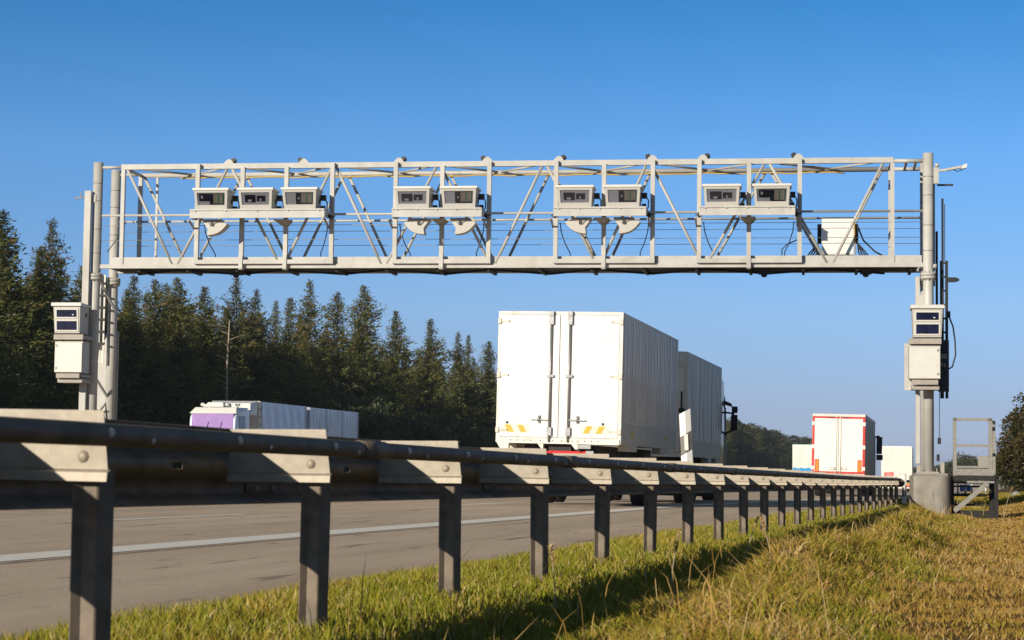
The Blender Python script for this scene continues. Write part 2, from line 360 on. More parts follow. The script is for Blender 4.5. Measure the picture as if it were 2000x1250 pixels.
OFF = np.concatenate([[-1500, -600, -300, -150, -90, -70, -55, -48, -42, -38, -30, -23, -16.6, -10, -4, -1.3], np.arange(-1.1, 4.2, .11), [4.6, 5.2, 6, 7, 8.5, 10, 12, 15, 20, 30, 60, 150, 500, 1500]])
tag(strip('ground', OFF, YS, ground_z, M['soil']), 'rough grassy verge with a mown ridge beside the motorway', 'ground', kind='structure')
YR = np.concatenate([np.arange(-60, 60, 2.), np.arange(60, 420, 10), [500, 800, 1500, 3000]])
tag(strip('road', [-16.5, -13, -9, -5, EDGE], YR, lambda o, y: zroad(y)+0*o, M['road']), 'pale brownish concrete carriageway behind the guard rail', 'road', kind='structure')
tag(strip('opposite_road', [-38, -34, -30, -26, -23], YR, lambda o, y: zroad(y)+0*o, M['road']), 'concrete carriageway of oncoming traffic beyond the median', 'road', kind='structure')
def mark(y0, y1, off, w):
    ys = np.arange(y0, y1+.01, min(2., (y1-y0)/3))
    return ys, off-w/2, off+w/2
def marking(name, runs, label):
    V, L, st = [], [], []
    for y0, y1, off, w in runs:
        ys, a, b = mark(y0, y1, off, w); o = len(V)
        for y in ys: V += [(a+R(y), y, zroad(y)+.004), (b+R(y), y, zroad(y)+.004)]
        for i in range(len(ys)-1): L += [o+2*i, o+2*i+1, o+2*i+3, o+2*i+2]
    nq = len(L)//4
    return tag(raw_mesh(name, V, L, np.arange(nq)*4, np.full(nq, 4), [M['marking']]), label, 'marking', kind='structure')
marking('edge_line', [(-30, 60, -4.42, .5), (60, 300, -4.42, .5)], 'solid white edge line of the near carriageway')
marking('lane_line', [(5.5+18*k-36, 11.5+18*k-36, -8.42, .2) for k in range(14) if True]+[(5.5+18*k-30, 11.5+18*k-30, -12.3, .17) for k in range(14)], 'broken white lane lines on the near carriageway')
marking('median_line', [(-30, 60, -16.0, .2), (60, 300, -16.0, .2), (-30, 60, -23.6, .2), (60, 300, -23.6, .2), (-30, 60, -35.4, .2), (60, 300, -35.4, .2)], 'white lines along the median and the far carriageway')

V, L = [], []
for y in np.arange(-20, 120, 1.5): V += [(R(y)-4.05, y, zroad(y)+.004), (R(y)-4.02, y, zroad(y)+.004)]
for i in range(len(V)//2-1): L += [2*i, 2*i+1, 2*i+3, 2*i+2]
tag(raw_mesh('road_seam', V, L, np.arange(len(L)//4)*4, np.full(len(L)//4, 4), [mat('tar_seam', (.12, .10, .085), .9, var=.4, scale=5)]), 'dark tar seam beside the white edge line', 'road', kind='structure')
# ------------------------------------------------------------------ grass
def blades(name, n, yr, offr, dens, hgt, wid, lean, tint, segs=2, label='', mats=None):
    Y = yr[0]+(yr[1]-yr[0])*rng.random(n); O = offr[0]+(offr[1]-offr[0])*rng.random(n)
    k = dens(O, Y) > rng.random(n); Y, O = Y[k], O[k]; n = len(Y)
    X = O+R(Y); Z = ground_z(O, Y)-.006
    h = hgt(O, Y)*(.55+.75*rng.random(n)); w = wid(O, Y)*(.7+.6*rng.random(n))
    a = rng.random(n)*2*np.pi; fa = rng.random(n)*2*np.pi
    ln = lean(O, Y)*(.3+1.1*rng.random(n))*h
    ld = np.stack([np.cos(fa), np.sin(fa), 0*fa], -1); wd = np.stack([np.cos(a), np.sin(a), 0*a], -1)
    P = np.stack([X, Y, Z], -1); up = np.array([0, 0, 1.])
    mid = P+up*(h*.55)[:, None]+ld*(ln*.35)[:, None]; tip = P+up*(h*(1-.25*np.minimum(1, lean(O, Y))))[:, None]+ld*ln[:, None]
    t = tint(O, Y, rng.random(n))
    V = np.stack([P-wd*w[:, None]/2, P+wd*w[:, None]/2, mid+wd*(w*.4)[:, None], mid-wd*(w*.4)[:, None], tip], 1).reshape(-1, 3)
    i = np.arange(n)*5
    L = np.stack([i, i+1, i+2, i+3, i+3, i+2, i+4], -1).ravel()
    st = np.stack([np.arange(n)*7, np.arange(n)*7+4], -1).ravel(); to = np.tile([4, 3], n)
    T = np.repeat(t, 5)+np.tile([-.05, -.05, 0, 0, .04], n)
    return raw_mesh(name, V, L, st, to, [M['grass']], T.clip(0, 1))
def patch(O, Y): return .5+.5*wob(O*1.6+3, Y*.9)
def g_h(O, Y):
    e = .050+.045*patch(O, Y)*np.ones_like(O)
    r = np.exp(-((O-1.52-.12*np.sin(Y*.37))/.36)**2)
    return (e+(.035+.03*patch(O, Y)-e)*np.clip((O+.3*wob(O*2, Y*1.3)-1.7)/.6, 0, 1))+.11*r*np.maximum(.08, patch(O*3.1, Y*2.9)**1.6)*np.clip(Y/14, .55, 1)*np.clip((44-Y)/8, .2, 1)
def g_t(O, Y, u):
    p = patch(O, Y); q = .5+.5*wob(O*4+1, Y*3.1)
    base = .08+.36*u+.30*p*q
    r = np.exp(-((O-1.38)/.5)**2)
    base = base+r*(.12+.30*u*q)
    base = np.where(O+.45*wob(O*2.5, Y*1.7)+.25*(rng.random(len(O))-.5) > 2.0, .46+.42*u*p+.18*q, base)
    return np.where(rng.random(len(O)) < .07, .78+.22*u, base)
def g_d(O, Y):
    fade = np.clip(11./Y, .28, 1); edge = np.clip((O-EDGE+.06+.10*wob(O, Y*2.3))/.16, 0, 1)
    return fade*edge*(.55+.45*np.clip(.5+1.1*wob(O*5.5, Y*6.3), 0, 1))*np.where(O+.4*wob(O*2.5, Y*1.7) > 2.0, .45+.55*patch(O*1.4, Y)*np.clip(.5+wob(O*4.4, Y*3.3), .2, 1), 1)
def g_w(O, Y): return (.0034+.00026*Y)*np.where(O > 2.0, .75, 1)
def g_l(O, Y): return .5+.6*np.exp(-((O-1.4)/.45)**2)+.5*(O > 2.0)
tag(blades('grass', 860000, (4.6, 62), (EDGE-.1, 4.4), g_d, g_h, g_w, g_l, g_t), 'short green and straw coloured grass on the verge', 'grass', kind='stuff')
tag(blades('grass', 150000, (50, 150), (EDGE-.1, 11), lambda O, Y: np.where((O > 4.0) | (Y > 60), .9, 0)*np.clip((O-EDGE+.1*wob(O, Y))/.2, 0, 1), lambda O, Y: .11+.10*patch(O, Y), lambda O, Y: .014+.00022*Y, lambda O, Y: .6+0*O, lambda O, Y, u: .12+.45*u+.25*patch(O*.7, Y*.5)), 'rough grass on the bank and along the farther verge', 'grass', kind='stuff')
for o0, o1, k in ((-22.8, -16.7, 70000), (-50, -38.2, 60000)):
    tag(blades('grass', k, (4, 150), (o0, o1), lambda O, Y: np.clip(30./Y, .3, 1), lambda O, Y: .16+.10*patch(O, Y), lambda O, Y: .012+.00022*Y, lambda O, Y: .6+0*O, lambda O, Y, u: .08+.45*u+.2*patch(O*.7, Y*.5)), ['rough grass between the two carriageways', 'rough grass between the far carriageway and the wood'][k < 65000], 'grass', kind='stuff')
def s_d(O, Y): return np.where((O > .35) & (O < 1.75), .9, .12)*np.clip(12./Y, .35, 1)
tag(blades('grass_stalks', 1700, (6, 58), (-.2, 3.2), s_d, lambda O, Y: .22+.12*patch(O, Y), lambda O, Y: .0026+.00022*Y, lambda O, Y: .55+0*O, lambda O, Y, u: .72+.28*u), 'thin dry grass stalks rising over the ridge', 'grass', kind='stuff')

# a few seed-headed stalks and leafy weeds one can pick out
def weed(x_off, Y, h, label, seedhead=True, leaves=0):
    x = float(R(Y)+x_off); z = float(ground_z(np.array([x_off]), np.array([Y]))[0])
    t = thing('wild_plant', label, 'plant', (x, Y, z))
    b = MB(); lean = random.uniform(-.25, .25)
    pts = [(lean*h*(k/6)**2, .05*h*(k/6), h*k/6) for k in range(7)]
    b.path(pts, .003, 5, [.0022+.00008*Y]*5+[.0018+.00006*Y, .001]); o = b.build('stem', M['deadwood'], t)
    V, L, T = [], [], []
    def leaf(p, d, l, w, tn):
        d = Vector(d).normalized(); s = d.cross(Vector((0, 0, 1))).normalized()*w; p = Vector(p); i = len(V)
        V.extend([p, p+d*l*.5+s, p+d*l, p+d*l*.5-s]); L.extend([i, i+1, i+2, i+3]); T.extend([tn]*4)
    if seedhead:
        for k in range(26):
            q = .72+.28*k/26; p = (lean*h*q*q, .05*h*q, h*q); a = random.random()*6.28
            leaf(p, (math.cos(a), math.sin(a), 1.2), .035, .006, random.uniform(.75, 1))
    for k in range(leaves):
        q = random.uniform(.1, 1); a = random.random()*6.28; p = (lean*h*q*q, .05*h*q, h*q)
        leaf(p, (math.cos(a), math.sin(a), random.uniform(-.1, .8)), random.uniform(.06, .14), random.uniform(.015, .035), random.uniform(.15, .5))
    raw_mesh('seed_head' if seedhead else 'leaves', [tuple(v) for v in V], L, np.arange(len(V)//4)*4, np.full(len(V)//4, 4), [M['grass']], T, parent=t)
weed(.55, 9.2, .34, 'thin seed-headed grass stalk standing in the dark shadow strip, nearest one')
weed(.75, 11.4, .36, 'tall seed-headed stalk at the shadow edge beside the ridge')
weed(1.1, 13.5, .33, 'arching seed-headed stalk on top of the grassy ridge')
weed(.6, 16.5, .38, 'slender pale stalk beside the shaded side of the ridge')
weed(1.5, 36, .55, 'dry branching weed in front of the concrete pedestal')
weed(2.25, 41.5, .62, 'bushy yellow-green weed beside the foot of the steel steps', False, 60)
weed(2.65, 42.5, .7, 'thin dry weed standing in front of the steel steps')
weed(3.6, 52, .5, 'low leafy green weed on the bank right of the steps', False, 90)
weed(3.4, 33, .45, 'low spreading green weed at the right edge of the path', False, 90)

# ------------------------------------------------------------------ guard rail
def guard_rail():
    root = thing('guard_rail', 'weathered steel guard rail with brackets on posts running along the verge', 'guard rail', (float(R(5.4)), 5.4, .05))
    org = root.location
    top = lambda y: float(zrail(y))+.75
    if True:   # road-side beam: a pressed profile with slots
        prof = [(-.331, 0), (-.335, -.008), (-.395, -.035), (-.412, -.05), (-.412, -.085), (-.395, -.10), (-.345, -.128), (-.336, -.14), (-.336, -.17), (-.345, -.182), (-.395, -.21), (-.412, -.225), (-.412, -.26), (-.395, -.275), (-.335, -.302), (-.331, -.31)]
        ys = np.arange(1.4, 51.75, .1); V = []; L = []
        for y in ys:
            for dx, dz in prof: V.append((float(R(y))+dx-org[0], y-org[1], top(y)+dz*.91-org[2]))
        k = len(prof)
        for i in range(len(ys)-1):
            for j in range(k-1):
                if j == 7 and i % 10 == 4: continue        # slotted holes in the valley of the beam
                a = i*k+j; L += [a, a+1, a+k+1, a+k]
        nq = len(L)//4
        o = raw_mesh('rail_beam', V, L, np.arange(nq)*4, np.full(nq, 4), [M['rail_dark']], parent=root)
        md = o.modifiers.new('thickness', 'SOLIDIFY'); md.thickness = .004
    if True:   # back tube with sleeves, and white domes added to imitate light spots
        b = MB(); ys = np.arange(1.4, 51.8, .5)
        b.path([(float(R(y))+.10, y, top(y)-.068) for y in ys], .0325, 14)
        tb = b.build('back_tube', M['rail_dark'], root, org)
        b = MB()
        for y in np.arange(3.75, 51, 4.0):
            b.path([(float(R(y+d))+.10, y+d, top(y)-.068) for d in (-.17, .17)], .0365, 14)
        b.build('tube_sleeve', M['rail_dark'], tb, org)
        b = MB()
        for y in np.arange(3.2, 51, 1.0):
            b.dome((float(R(y))+.131, y, top(y)-.064), .015, (1, -.35, .1), 7, .7)
            b.dome((float(R(y+.3))+.128, y+.3, top(y)-.08), .010, (1, -.35, 0), 7, .7)
        b.build('tube_glint', M['lid'], tb, org)
    for y in np.arange(7.9, 51, 4.0):   # lapped joints of the beam
        b = MB(); x = float(R(y))-org[0]; z = top(y)-org[2]; yy = y-org[1]
        v = [(x+dx+.006, yy+e, z+dz*.91) for e in (-.16, .16) for dx, dz in prof]; k = len(prof)
        b.add(v, [(j, j+1, k+j+1, k+j) for j in range(k-1)])
        o = b.build('beam_splice', M['rail_dark'], root); md = o.modifiers.new('thickness', 'SOLIDIFY'); md.thickness = .004
        b = MB()
        for e in (-.1, .1):
            for dz in (-.06, -.225): b.dome((x-.39, yy+e, z+dz), .016, (1, -.2, 0), 8, .8)
        b.build('splice_bolt', M['galv'], o)
    # one bracket and one post, then copies
    b = MB(); th = .005
    P = [(-.33, .0), (.048, .0), (.056, -.075), (.066, -.163), (-.33, -.163)]
    b.prism(P, lambda x, z: (x, -.062, z), lambda x, z: (x, -.062+th, z))
    b.prism([(-.062+.005, -.163), (-.08, -.171), (-.084, -.196), (-.079, -.196), (-.074, -.175), (-.052, -.1645)], lambda y, z: (-.33, y, z), lambda y, z: (.072, y, z))
    b.box(-.33, .046, -.057, -.02, -.004, .0015)
    br = b.build('bracket', M['rail'], root); br.location = (0, 0, 0)
    bo = MB().dome((-.008, -.062, -.128), .018, (0, -1, 0), 12, .55).build('bolt', M['rail'], br)
    b = MB()   # folded post
    sec = [(-.041, -.012), (-.036, -.016), (-.016, .006), (.024, .006), (.029, .010), (.046, .075), (.041, .077), (.023, .013), (-.016, .013), (-.036, -.009), (-.039, .055), (-.043, .055)]
    b.prism(sec, lambda x, y: (x, y-.045, -1.0), lambda x, y: (x, y-.045, -.163))
    po = b.build('post', M['post'], root)
    n0 = 0
    for i in range(25):
        y = 3.4+2*i; x = float(R(y)); z = top(y)
        h = math.atan(.013+.0005*(y-5.4))
        for src in (br, po):
            o = src if i == 0 else copy_tree(src, root)
            o.location = (x-org[0], y-org[1], z-org[2]); o.rotation_euler = (0, random.uniform(-.008, .008), -h+random.uniform(-.02, .02))
    # rounded end shoe where the rail stops
    b = MB(); y = 51.7; x = float(R(y)); z = top(y)
    b.path([(x-.37, y, z-.155), (x-.30, y+.14, z-.16), (x-.1, y+.20, z-.16), (x+.07, y+.12, z-.155), (x+.1, y, z-.15)], .1, 10)
    o = b.build('end_shoe', M['rail_dark'], root, org)
guard_rail()

def delineator(x, y, z0, z1, label, lean=0):
    t = thing('delineator_post', label, 'marker post', (x, y, z0)); t.rotation_euler = (0, lean, rad(10)); h = z1-z0
    sec = [(-.06, -.02), (0, -.045), (.06, -.02), (.055, .03), (-.055, .03)]
    def seg(a0, a1, b0, b1, top=False):     # slanted cuts: a on the left side, b on the right
        b = MB(); f = lambda x, lo, hi: lo+(hi-lo)*(x+.06)/.12
        b.prism(sec, lambda x, y: (x, y, f(x, a0, b0)), lambda x, y: (x, y, f(x, a1, b1))); return b
    m = h
    seg(0, m*.24, 0, m*.34).build('post_body', M['white'], t)
    seg(m*.54, m*.90, m*.64, m*.985).build('post_cap', M['white'], t)
    b = seg(m*.24+.0, m*.54, m*.34, m*.64); bd = b.build('dark_band', M['band'], t)
    MB().box(-.02, .02, -.052, -.043, m*.33, m*.58).build('reflector', M['white'], t)
    b = MB()
    for q in (-.03, .03):
        for zz in (m*.06, m*.15): b.dome((q, -.034, zz), .006, (0, -1, 0), 7)
    b.build('bolt', M['black'], t)
delineator(-2.67, 21.55, .66, 1.33, 'white marker post with grey band clamped on the guard rail in front of the truck', rad(-3))
delineator(-1.10, 55.7, -.16, .71, 'white marker post standing in the grass between the rail end and the concrete pedestal')

# ------------------------------------------------------------------ toll gantry over the carriageway
GO = (-1.123, 44.531); GA = math.atan2(.062, .998)
gx, gn = Vector((math.cos(GA), math.sin(GA), 0)), Vector((-math.sin(GA), math.cos(GA), 0))
def gw(u, d, z=0):   # metres left of the right-hand end, metres behind the front face, height -> world
    p = gx*(-u)+gn*d; return (GO[0]+p.x, GO[1]+p.y, z)
DG = 1.2
def gantry():
    root = thing('toll_gantry', 'grey white lattice toll gantry spanning the carriageway on round pillars', 'gantry', (*GO, -.16), GA)
    Z0 = -.16
    def B(): return MB()
    def fin(b, name, m, parent=root, **k): return b.build(name, m, parent, (0, 0, Z0), **k)
    L = lambda u, d, z: (-u, d, z)
    # pillars
    for u, zt, zb in ((-.755, 7.56, .70), (17.84, 7.53, -.2)):
        for d in (0, DG):
            b = B(); b.tube(L(u, d, zb), L(u, d, zt), .112, 24)
            p = fin(b, 'pillar', M['paint'])
            b = B(); zf = 4.90
            b.tube(L(u, d, zf-.06), L(u, d, zf+.005), .165, 24); b.tube(L(u, d, zf+.012), L(u, d, zf+.075), .165, 24)
            for k in range(12):
                a = k*math.pi/6; b.tube(L(u+.143*math.cos(a), d+.143*math.sin(a), zf-.09), L(u+.143*math.cos(a), d+.143*math.sin(a), zf+.105), .012, 6)
            fin(b, 'flange', M['paint'], p)
            b = B()
            for z in (7.05, 6.65, 6.0, 5.45): b.tube(L(u, d, z-.008), L(u, d, z+.008), .1155, 24)
            fin(b, 'strap', M['galv'], p)
            b = B(); b.box(-u-.2, -u+.2, d-.2, d+.2, zb-.02, zb+.03)
            for sx in (-1, 1):
                for sy in (-1, 1): b.tube(L(u+.16*sx, d+.16*sy, zb+.03), L(u+.16*sx, d+.16*sy, zb+.10), .018, 6)
            fin(b, 'base_plate', M['paint_dim'], p)
    # chords
    for d in (0, DG):
        b = B()
        if d == 0: b.beam(L(17.28, d, 7.42), L(-.02, d, 7.42), .10, .12)
        else: b.tube(L(17.28, d, 7.40), L(-.02, d, 7.40), .055, 14)
        b.tube(L(17.28, d, 7.42), L(17.75, d, 7.42), .035, 10); b.tube(L(-.02, d, 7.40), L(-.68, d, 7.40), .045, 10)
        fin(b, 'top_chord', M['paint'])
        b = B(); s = -1 if d == 0 else 1
        b.beam(L(17.72, d, 5.145), L(-.66, d, 5.145), .12, .09)
        fin(b, 'bottom_chord', M['paint'])
        b = B(); b.box(-17.5, .62, d-.018, d+.018, 5.192, 5.355)
        fin(b, 'kick_plate', M['paint'])
        b = B()
        for u in (17.235, 0.0): b.beam(L(u, d+.001, 5.19), L(u, d+.001, 7.36), .085, .085, (0, 1, 0))
        if d: b.beam(L(16.83, d, 5.36), L(16.83, d, 7.35), .05, .05, (0, 1, 0))
        fin(b, 'end_upright', M['paint'])
        # lattice diagonals, one zigzag of struts per side
        top = [17.203, 14.745, 12.324, 9.941, 7.559, 5.259, 2.683, .139]; bot = [15.973, 13.483, 11.148, 8.699, 6.344, 4.026, 1.326]
        for i in range(7):
            for a, c in ((top[i]-.06, bot[i]+.05), (top[i+1]+.06, bot[i]-.05)):
                b = B(); b.tube(L(a, d, 7.36), L(c, d, 5.17), .032, 10); fin(b, 'diagonal', M['paint'])
        b = B(); b.tube(L(17.75, d, 6.315), L(-.66, d, 6.315), .026, 10); fin(b, 'hand_rail', M['paint'])
        b = B()
        for z in (6.075, 5.745): b.tube(L(17.75, d, z), L(-.66, d, z), .0065, 6)
        fin(b, 'safety_wire', M['galv'])
    # bracing between the two top chords
    b = B(); us = [17.2, 15.95, 14.745, 13.5, 12.324, 11.1, 9.941, 8.75, 7.559, 6.4, 5.259, 4.0, 2.683, 1.4, .139]
    for i in range(14): b.tube(L(us[i], (0 if i % 2 == 0 else DG), 7.41), L(us[i+1], (DG if i % 2 == 0 else 0), 7.41), .024, 8)
    for u in (17.23, .02): b.tube(L(u, 0, 7.40), L(u, DG, 7.40), .035, 10)
    for u in (-.3, -.5): b.beam(L(u, .05, 7.39), L(u, DG-.05, 7.37), .05, .05)
    fin(b, 'top_bracing', M['paint'])
    # walkway
    b = B(); b.box(-17.6, .55, .07, DG-.07, 5.12, 5.15)
    for u in np.arange(-.4, 17.6, 1.15): b.box(-u-.03, -u+.03, .062, DG-.062, 5.04, 5.118)
    for i in range(14): b.beam(L(us[i], .1 if i % 2 else 1.1, 5.075), L(us[i+1], 1.1 if i % 2 else .1, 5.075), .04, .05)
    fin(b, 'walkway', M['darksteel'])
    b = B()
    for u in (14.7, 2.75, .55): b.box(-u-.12, -u+.12, .5, .62, 5.0, 5.08); b.ball((-u, .56, 4.985), .07, .07, .05)
    fin(b, 'underside_lamp', M['black'])
    # four frames carrying the trays
    for us3, tray in (([15.445, 14.40, 13.385, 12.33], (15.37, 12.31)), ([10.885, 9.83, 8.775], (10.80, 8.81)), ([7.285, 6.225, 5.155], (7.24, 5.235)), ([4.14, 3.065, 1.975], (4.095, 2.065))):
        b = B(); y = -.105
        for k, u in enumerate(us3): b.beam(L(u, y, 5.20), L(u, y, 7.46 if k in (0, len(us3)-1) else 7.38), .095, .095, (0, 1, 0))
        b.box(-us3[0]-.05, -us3[-1]+.05, y-.051, y+.049, 5.19, 5.28)
        for u in us3[1:-1]: b.box(-u-.045, -u+.045, y-.075, y-.052, 5.07, 5.38); b.box(-u-.045, -u+.045, y-.075, 0, 5.06, 5.088)
        fr = fin(b, 'mounting_frame', M['paint'])
        b = B(); x0, x1 = -tray[0], -tray[1]
        b.box(x0, x1, -.905, -.885, 6.13, 6.32); b.box(x0, x1, -.93, -.905, 6.295, 6.33); b.box(x0, x1, -.93, -.905, 6.128, 6.15)
        b.box(x0, x1, -.884, -.16, 6.30, 6.325)
        for x in (x0+.01, x1-.01): b.hexa([(x-.01, -.884, 6.13), (x+.01, -.884, 6.13), (x+.01, -.16, 6.2), (x-.01, -.16, 6.2), (x-.01, -.884, 6.295), (x+.01, -.884, 6.295), (x+.01, -.16, 6.295), (x-.01, -.16, 6.295)])
        for x in np.linspace(x0+.12, x1-.12, 5): b.tube((x, -.94, 6.29), (x, -.925, 6.29), .014, 6)
        fin(b, 'tray', M['paint'], fr)
        b = B()
        for u in us3[1:-1] if len(us3) < 4 else us3[2:3]:
            b.hexa([(-u-.06, -.5, 6.05), (-u+.06, -.5, 6.05), (-u+.06, -.1, 6.03), (-u-.06, -.1, 6.03), (-u-.155, -.7, 6.125), (-u+.155, -.7, 6.125), (-u+.155, -.1, 6.125), (-u-.155, -.1, 6.125)])
        for u in (us3[0], us3[-1]): b.beam((-u-.055, -.12, 5.98), (-u-.055, -.55, 6.13), .03, .04)
        fin(b, 'tray_support', M['paint_dim'], fr)
        b = B()
        for x in (x0-.03, x1+.03): b.box(x-.03, x+.03, -.55, -.3, 6.16, 6.24); b.tube((x-.08, -.42, 6.2), (x+.1, -.42, 6.22), .014, 6)
        fin(b, 'tray_clamp', M['darksteel'], fr)
    # rollers on the top chord
    for u in (14.713, 13.071, 10.792, 8.892, 7.196, 5.226, 4.028, 2.054):
        b = B(); s = 1 if u in (14.713, 10.792, 7.196, 4.028) else -1
        b.prism([(-.11, 7.482), (.11, 7.482), (.08, 7.54), (.03, 7.575), (-.03, 7.575), (-.10, 7.51)], lambda x, z: (-u+s*x-.05*s, -.03, z), lambda x, z: (-u+s*x-.05*s, .03, z))
        r = fin(b, 'roller_bracket', M['paint'])
        b = B(); b.tube((-u+s*.05, .032, 7.555), (-u+s*.05, .075, 7.555), .062, 14); b.tube((-u+s*.05, -.05, 7.555), (-u+s*.05, -.032, 7.555), .024, 8)
        fin(b, 'roller', M['black'], r)
    # cables
    b = B(); pts = [(-u, DG-.075, 7.325+.012*math.sin(u*5)+.008*math.sin(u*11)) for u in np.arange(1.0, 16.4, .25)]
    b.path(pts, .017, 6); b.path([(.1-1.3+.0, DG-.2, 7.36), (-1.6, .5, 7.37), (-2.4, .1, 7.36)], .012, 6)
    fin(b, 'cable', M['cable'])
    b = B()
    for u, r in ((15.3, 1), (12.45, -1), (10.8, 1), (8.9, -1), (7.2, 1), (5.25, -1), (4.05, 1), (2.1, -1)):
        b.path([(-u, -.02, 6.1), (-u+r*.02, .02, 5.9), (-u+r*.10, .1, 5.65), (-u+r*.2, .2, 5.45), (-u+r*.2, .3, 5.34)], .012, 6)
    b.path([(-2.35, -.02, 5.36), (-2.36, 0, 5.48), (-2.25, 0, 5.6), (-2.03, 0, 5.7)], .014, 6)
    b.path([(-.72, .6, 6.05), (-.6, .62, 5.75), (-.35, .6, 5.5), (-.1, .55, 5.36)], .02, 6)
    b.path([(-17.2, .15, 6.2), (-17.35, .2, 5.9), (-17.65, .2, 5.5)], .01, 6)
    fin(b, 'cable', M['black'])
    # left tower: duct, slim pole, ladder board, wide rear leg plate and its braces
    b = B(); b.beam(L(18.0, -.16, 1.2), L(18.0, -.16, 6.86), .15, .10, (0, 1, 0)); b.box(-18.0, -17.84, -.13, .0, 6.60, 6.78)
    fin(b, 'cable_duct', M['paint'])
    b = B(); b.tube(L(18.02, -.16, 6.72), L(18.32, -.16, 6.69), .018, 8); b.tube(L(18.17, -.16, 6.69), L(18.17, -.16, 6.83), .012, 6); b.tube(L(18.16, .1, 4.2), L(18.16, .1, 5.15), .03, 10)
    fin(b, 'antenna_rod', M['paint_dim'])
    b = B(); b.box(-18.17, -18.02, .93, .95, 3.0, 5.05); b.box(-17.995, -17.93, .93, .95, 3.0, 5.05); fin(b, 'ladder_board', M['lid'])
    b = B()
    for z in np.arange(3.45, 5.1, .28): b.beam(L(18.2, .90, z), L(17.9, .90, z), .035, .045)
    b.beam(L(18.01, .90, 3.3), L(18.01, .90, 5.05), .03, .03, (0, 1, 0)); fin(b, 'ladder', M['darksteel'])
    b = B(); b.prism([(17.72, -.2), (18.42, -.2), (18.42, 3.15), (17.92, 3.72), (17.72, 3.75)], lambda u, z: L(u, 1.36, z), lambda u, z: L(u, 1.33, z)); fin(b, 'leg_plate', M['paint'])
    b = B()
    for p, q in ((L(18.22, .7, 3.15), L(17.86, 1.22, 3.78)), (L(18.05, .25, 2.9), L(17.86, 1.2, 2.15)), (L(18.16, .4, 1.4), L(17.9, 1.2, 2.15)), (L(17.9, .2, 5.0), L(17.75, 1.2, 4.2)), (L(17.86, .02, 2.0), L(17.8, 1.2, 1.55))): b.beam(p, q, .045, .045)
    fin(b, 'leg_brace', M['paint'])
    # right tower: dark cable ladders, conduits, plate behind the cabinets
    b = B()
    for x0, x1, z0, z1, y in ((.925, .975, 2.5, 5.9, .25), (1.02, 1.10, 2.3, 5.27, .3), (1.13, 1.19, 2.3, 5.27, .3), (1.055, 1.10, 5.27, 6.62, .3)): b.box(x0, x1, y, y+.05, z0, z1)
    for z in np.arange(2.5, 5.2, .3): b.box(1.1, 1.13, .31, .34, z, z+.04)
    b.box(1.115, 1.13, .3, .34, 5.27, 6.5)
    fin(b, 'cable_ladder', M['darksteel'])
    b = B(); b.beam((.53, .06, .9), (.53, .06, 4.9), .09, .09, (0, 1, 0)); b.box(.55, .66, .0, .1, 4.2, 4.5)
    b.tube((.885, .1, 4.7), (.885, .1, 7.0), .022, 8); b.tube((.9, 0, 7.30), (.99, 0, 7.30), .045, 10); b.tube((.86, 0, 5.12), (.93, 0, 5.12), .05, 10)
    fin(b, 'conduit', M['paint'])
    b = B(); b.box(.24, 1.15, -.20, -.17, 2.45, 3.45); fin(b, 'back_plate', M['paint'])
    b = B(); b.box(.945, 1.17, -.25, -.202, 2.42, 3.52); b.box(1.16, 1.34, .2, .3, 4.80, 4.90); b.hexa([(1.34, .2, 4.80), (1.42, .2, 4.83), (1.42, .3, 4.83), (1.34, .3, 4.80), (1.34, .2, 4.90), (1.42, .2, 4.87), (1.42, .3, 4.87), (1.34, .3, 4.90)]); b.box(1.12, 1.2, -.3, -.1, 4.0, 4.13); b.box(.96, 1.3, .2, .24, 6.88, 6.92)
    b.path([(1.17, -.2, 4.05), (1.26, -.2, 3.8), (1.30, -.2, 3.5), (1.31, -.2, 3.2), (1.24, -.2, 2.95), (1.15, -.2, 2.9)], .018, 6)
    b.path([(.99, .1, 2.5), (.99, .1, 1.5), (.98, .1, 1.45)], .008, 6); b.box(.95, 1.02, .06, .14, 1.32, 1.45); b.box(.93, .99, .06, .14, .95, 1.1)
    fin(b, 'control_gear', M['black'])
    b = B(); b.box(.95, 1.13, -.27, -.252, 3.12, 3.22); b.ball((1.0, -.3, 3.0), .035, .035, .06); b.ball((1.07, -.3, 2.98), .03, .03, .05)
    b.box(.50, .58, -.1, .0, .70, .86); b.box(1.0, 1.08, -.05, .05, .70, .92); fin(b, 'terminal_box', M['paint_dim'])
    b = B(); b.beam((.87, 0, 7.17), (1.15, 0, 7.20), .05, .05); b.beam((1.15, 0, 7.20), (1.46, 0, 7.26), .12, .05); b.box(.86, .98, -.03, .05, 6.9, 7.25)
    fin(b, 'lamp_arm', M['paint'])
    return root
gantry()

def gthing(name, label, cat, u, d, z, group=None, rz=0): return thing(name, label, cat, gw(u, d, z), GA+rz, group)
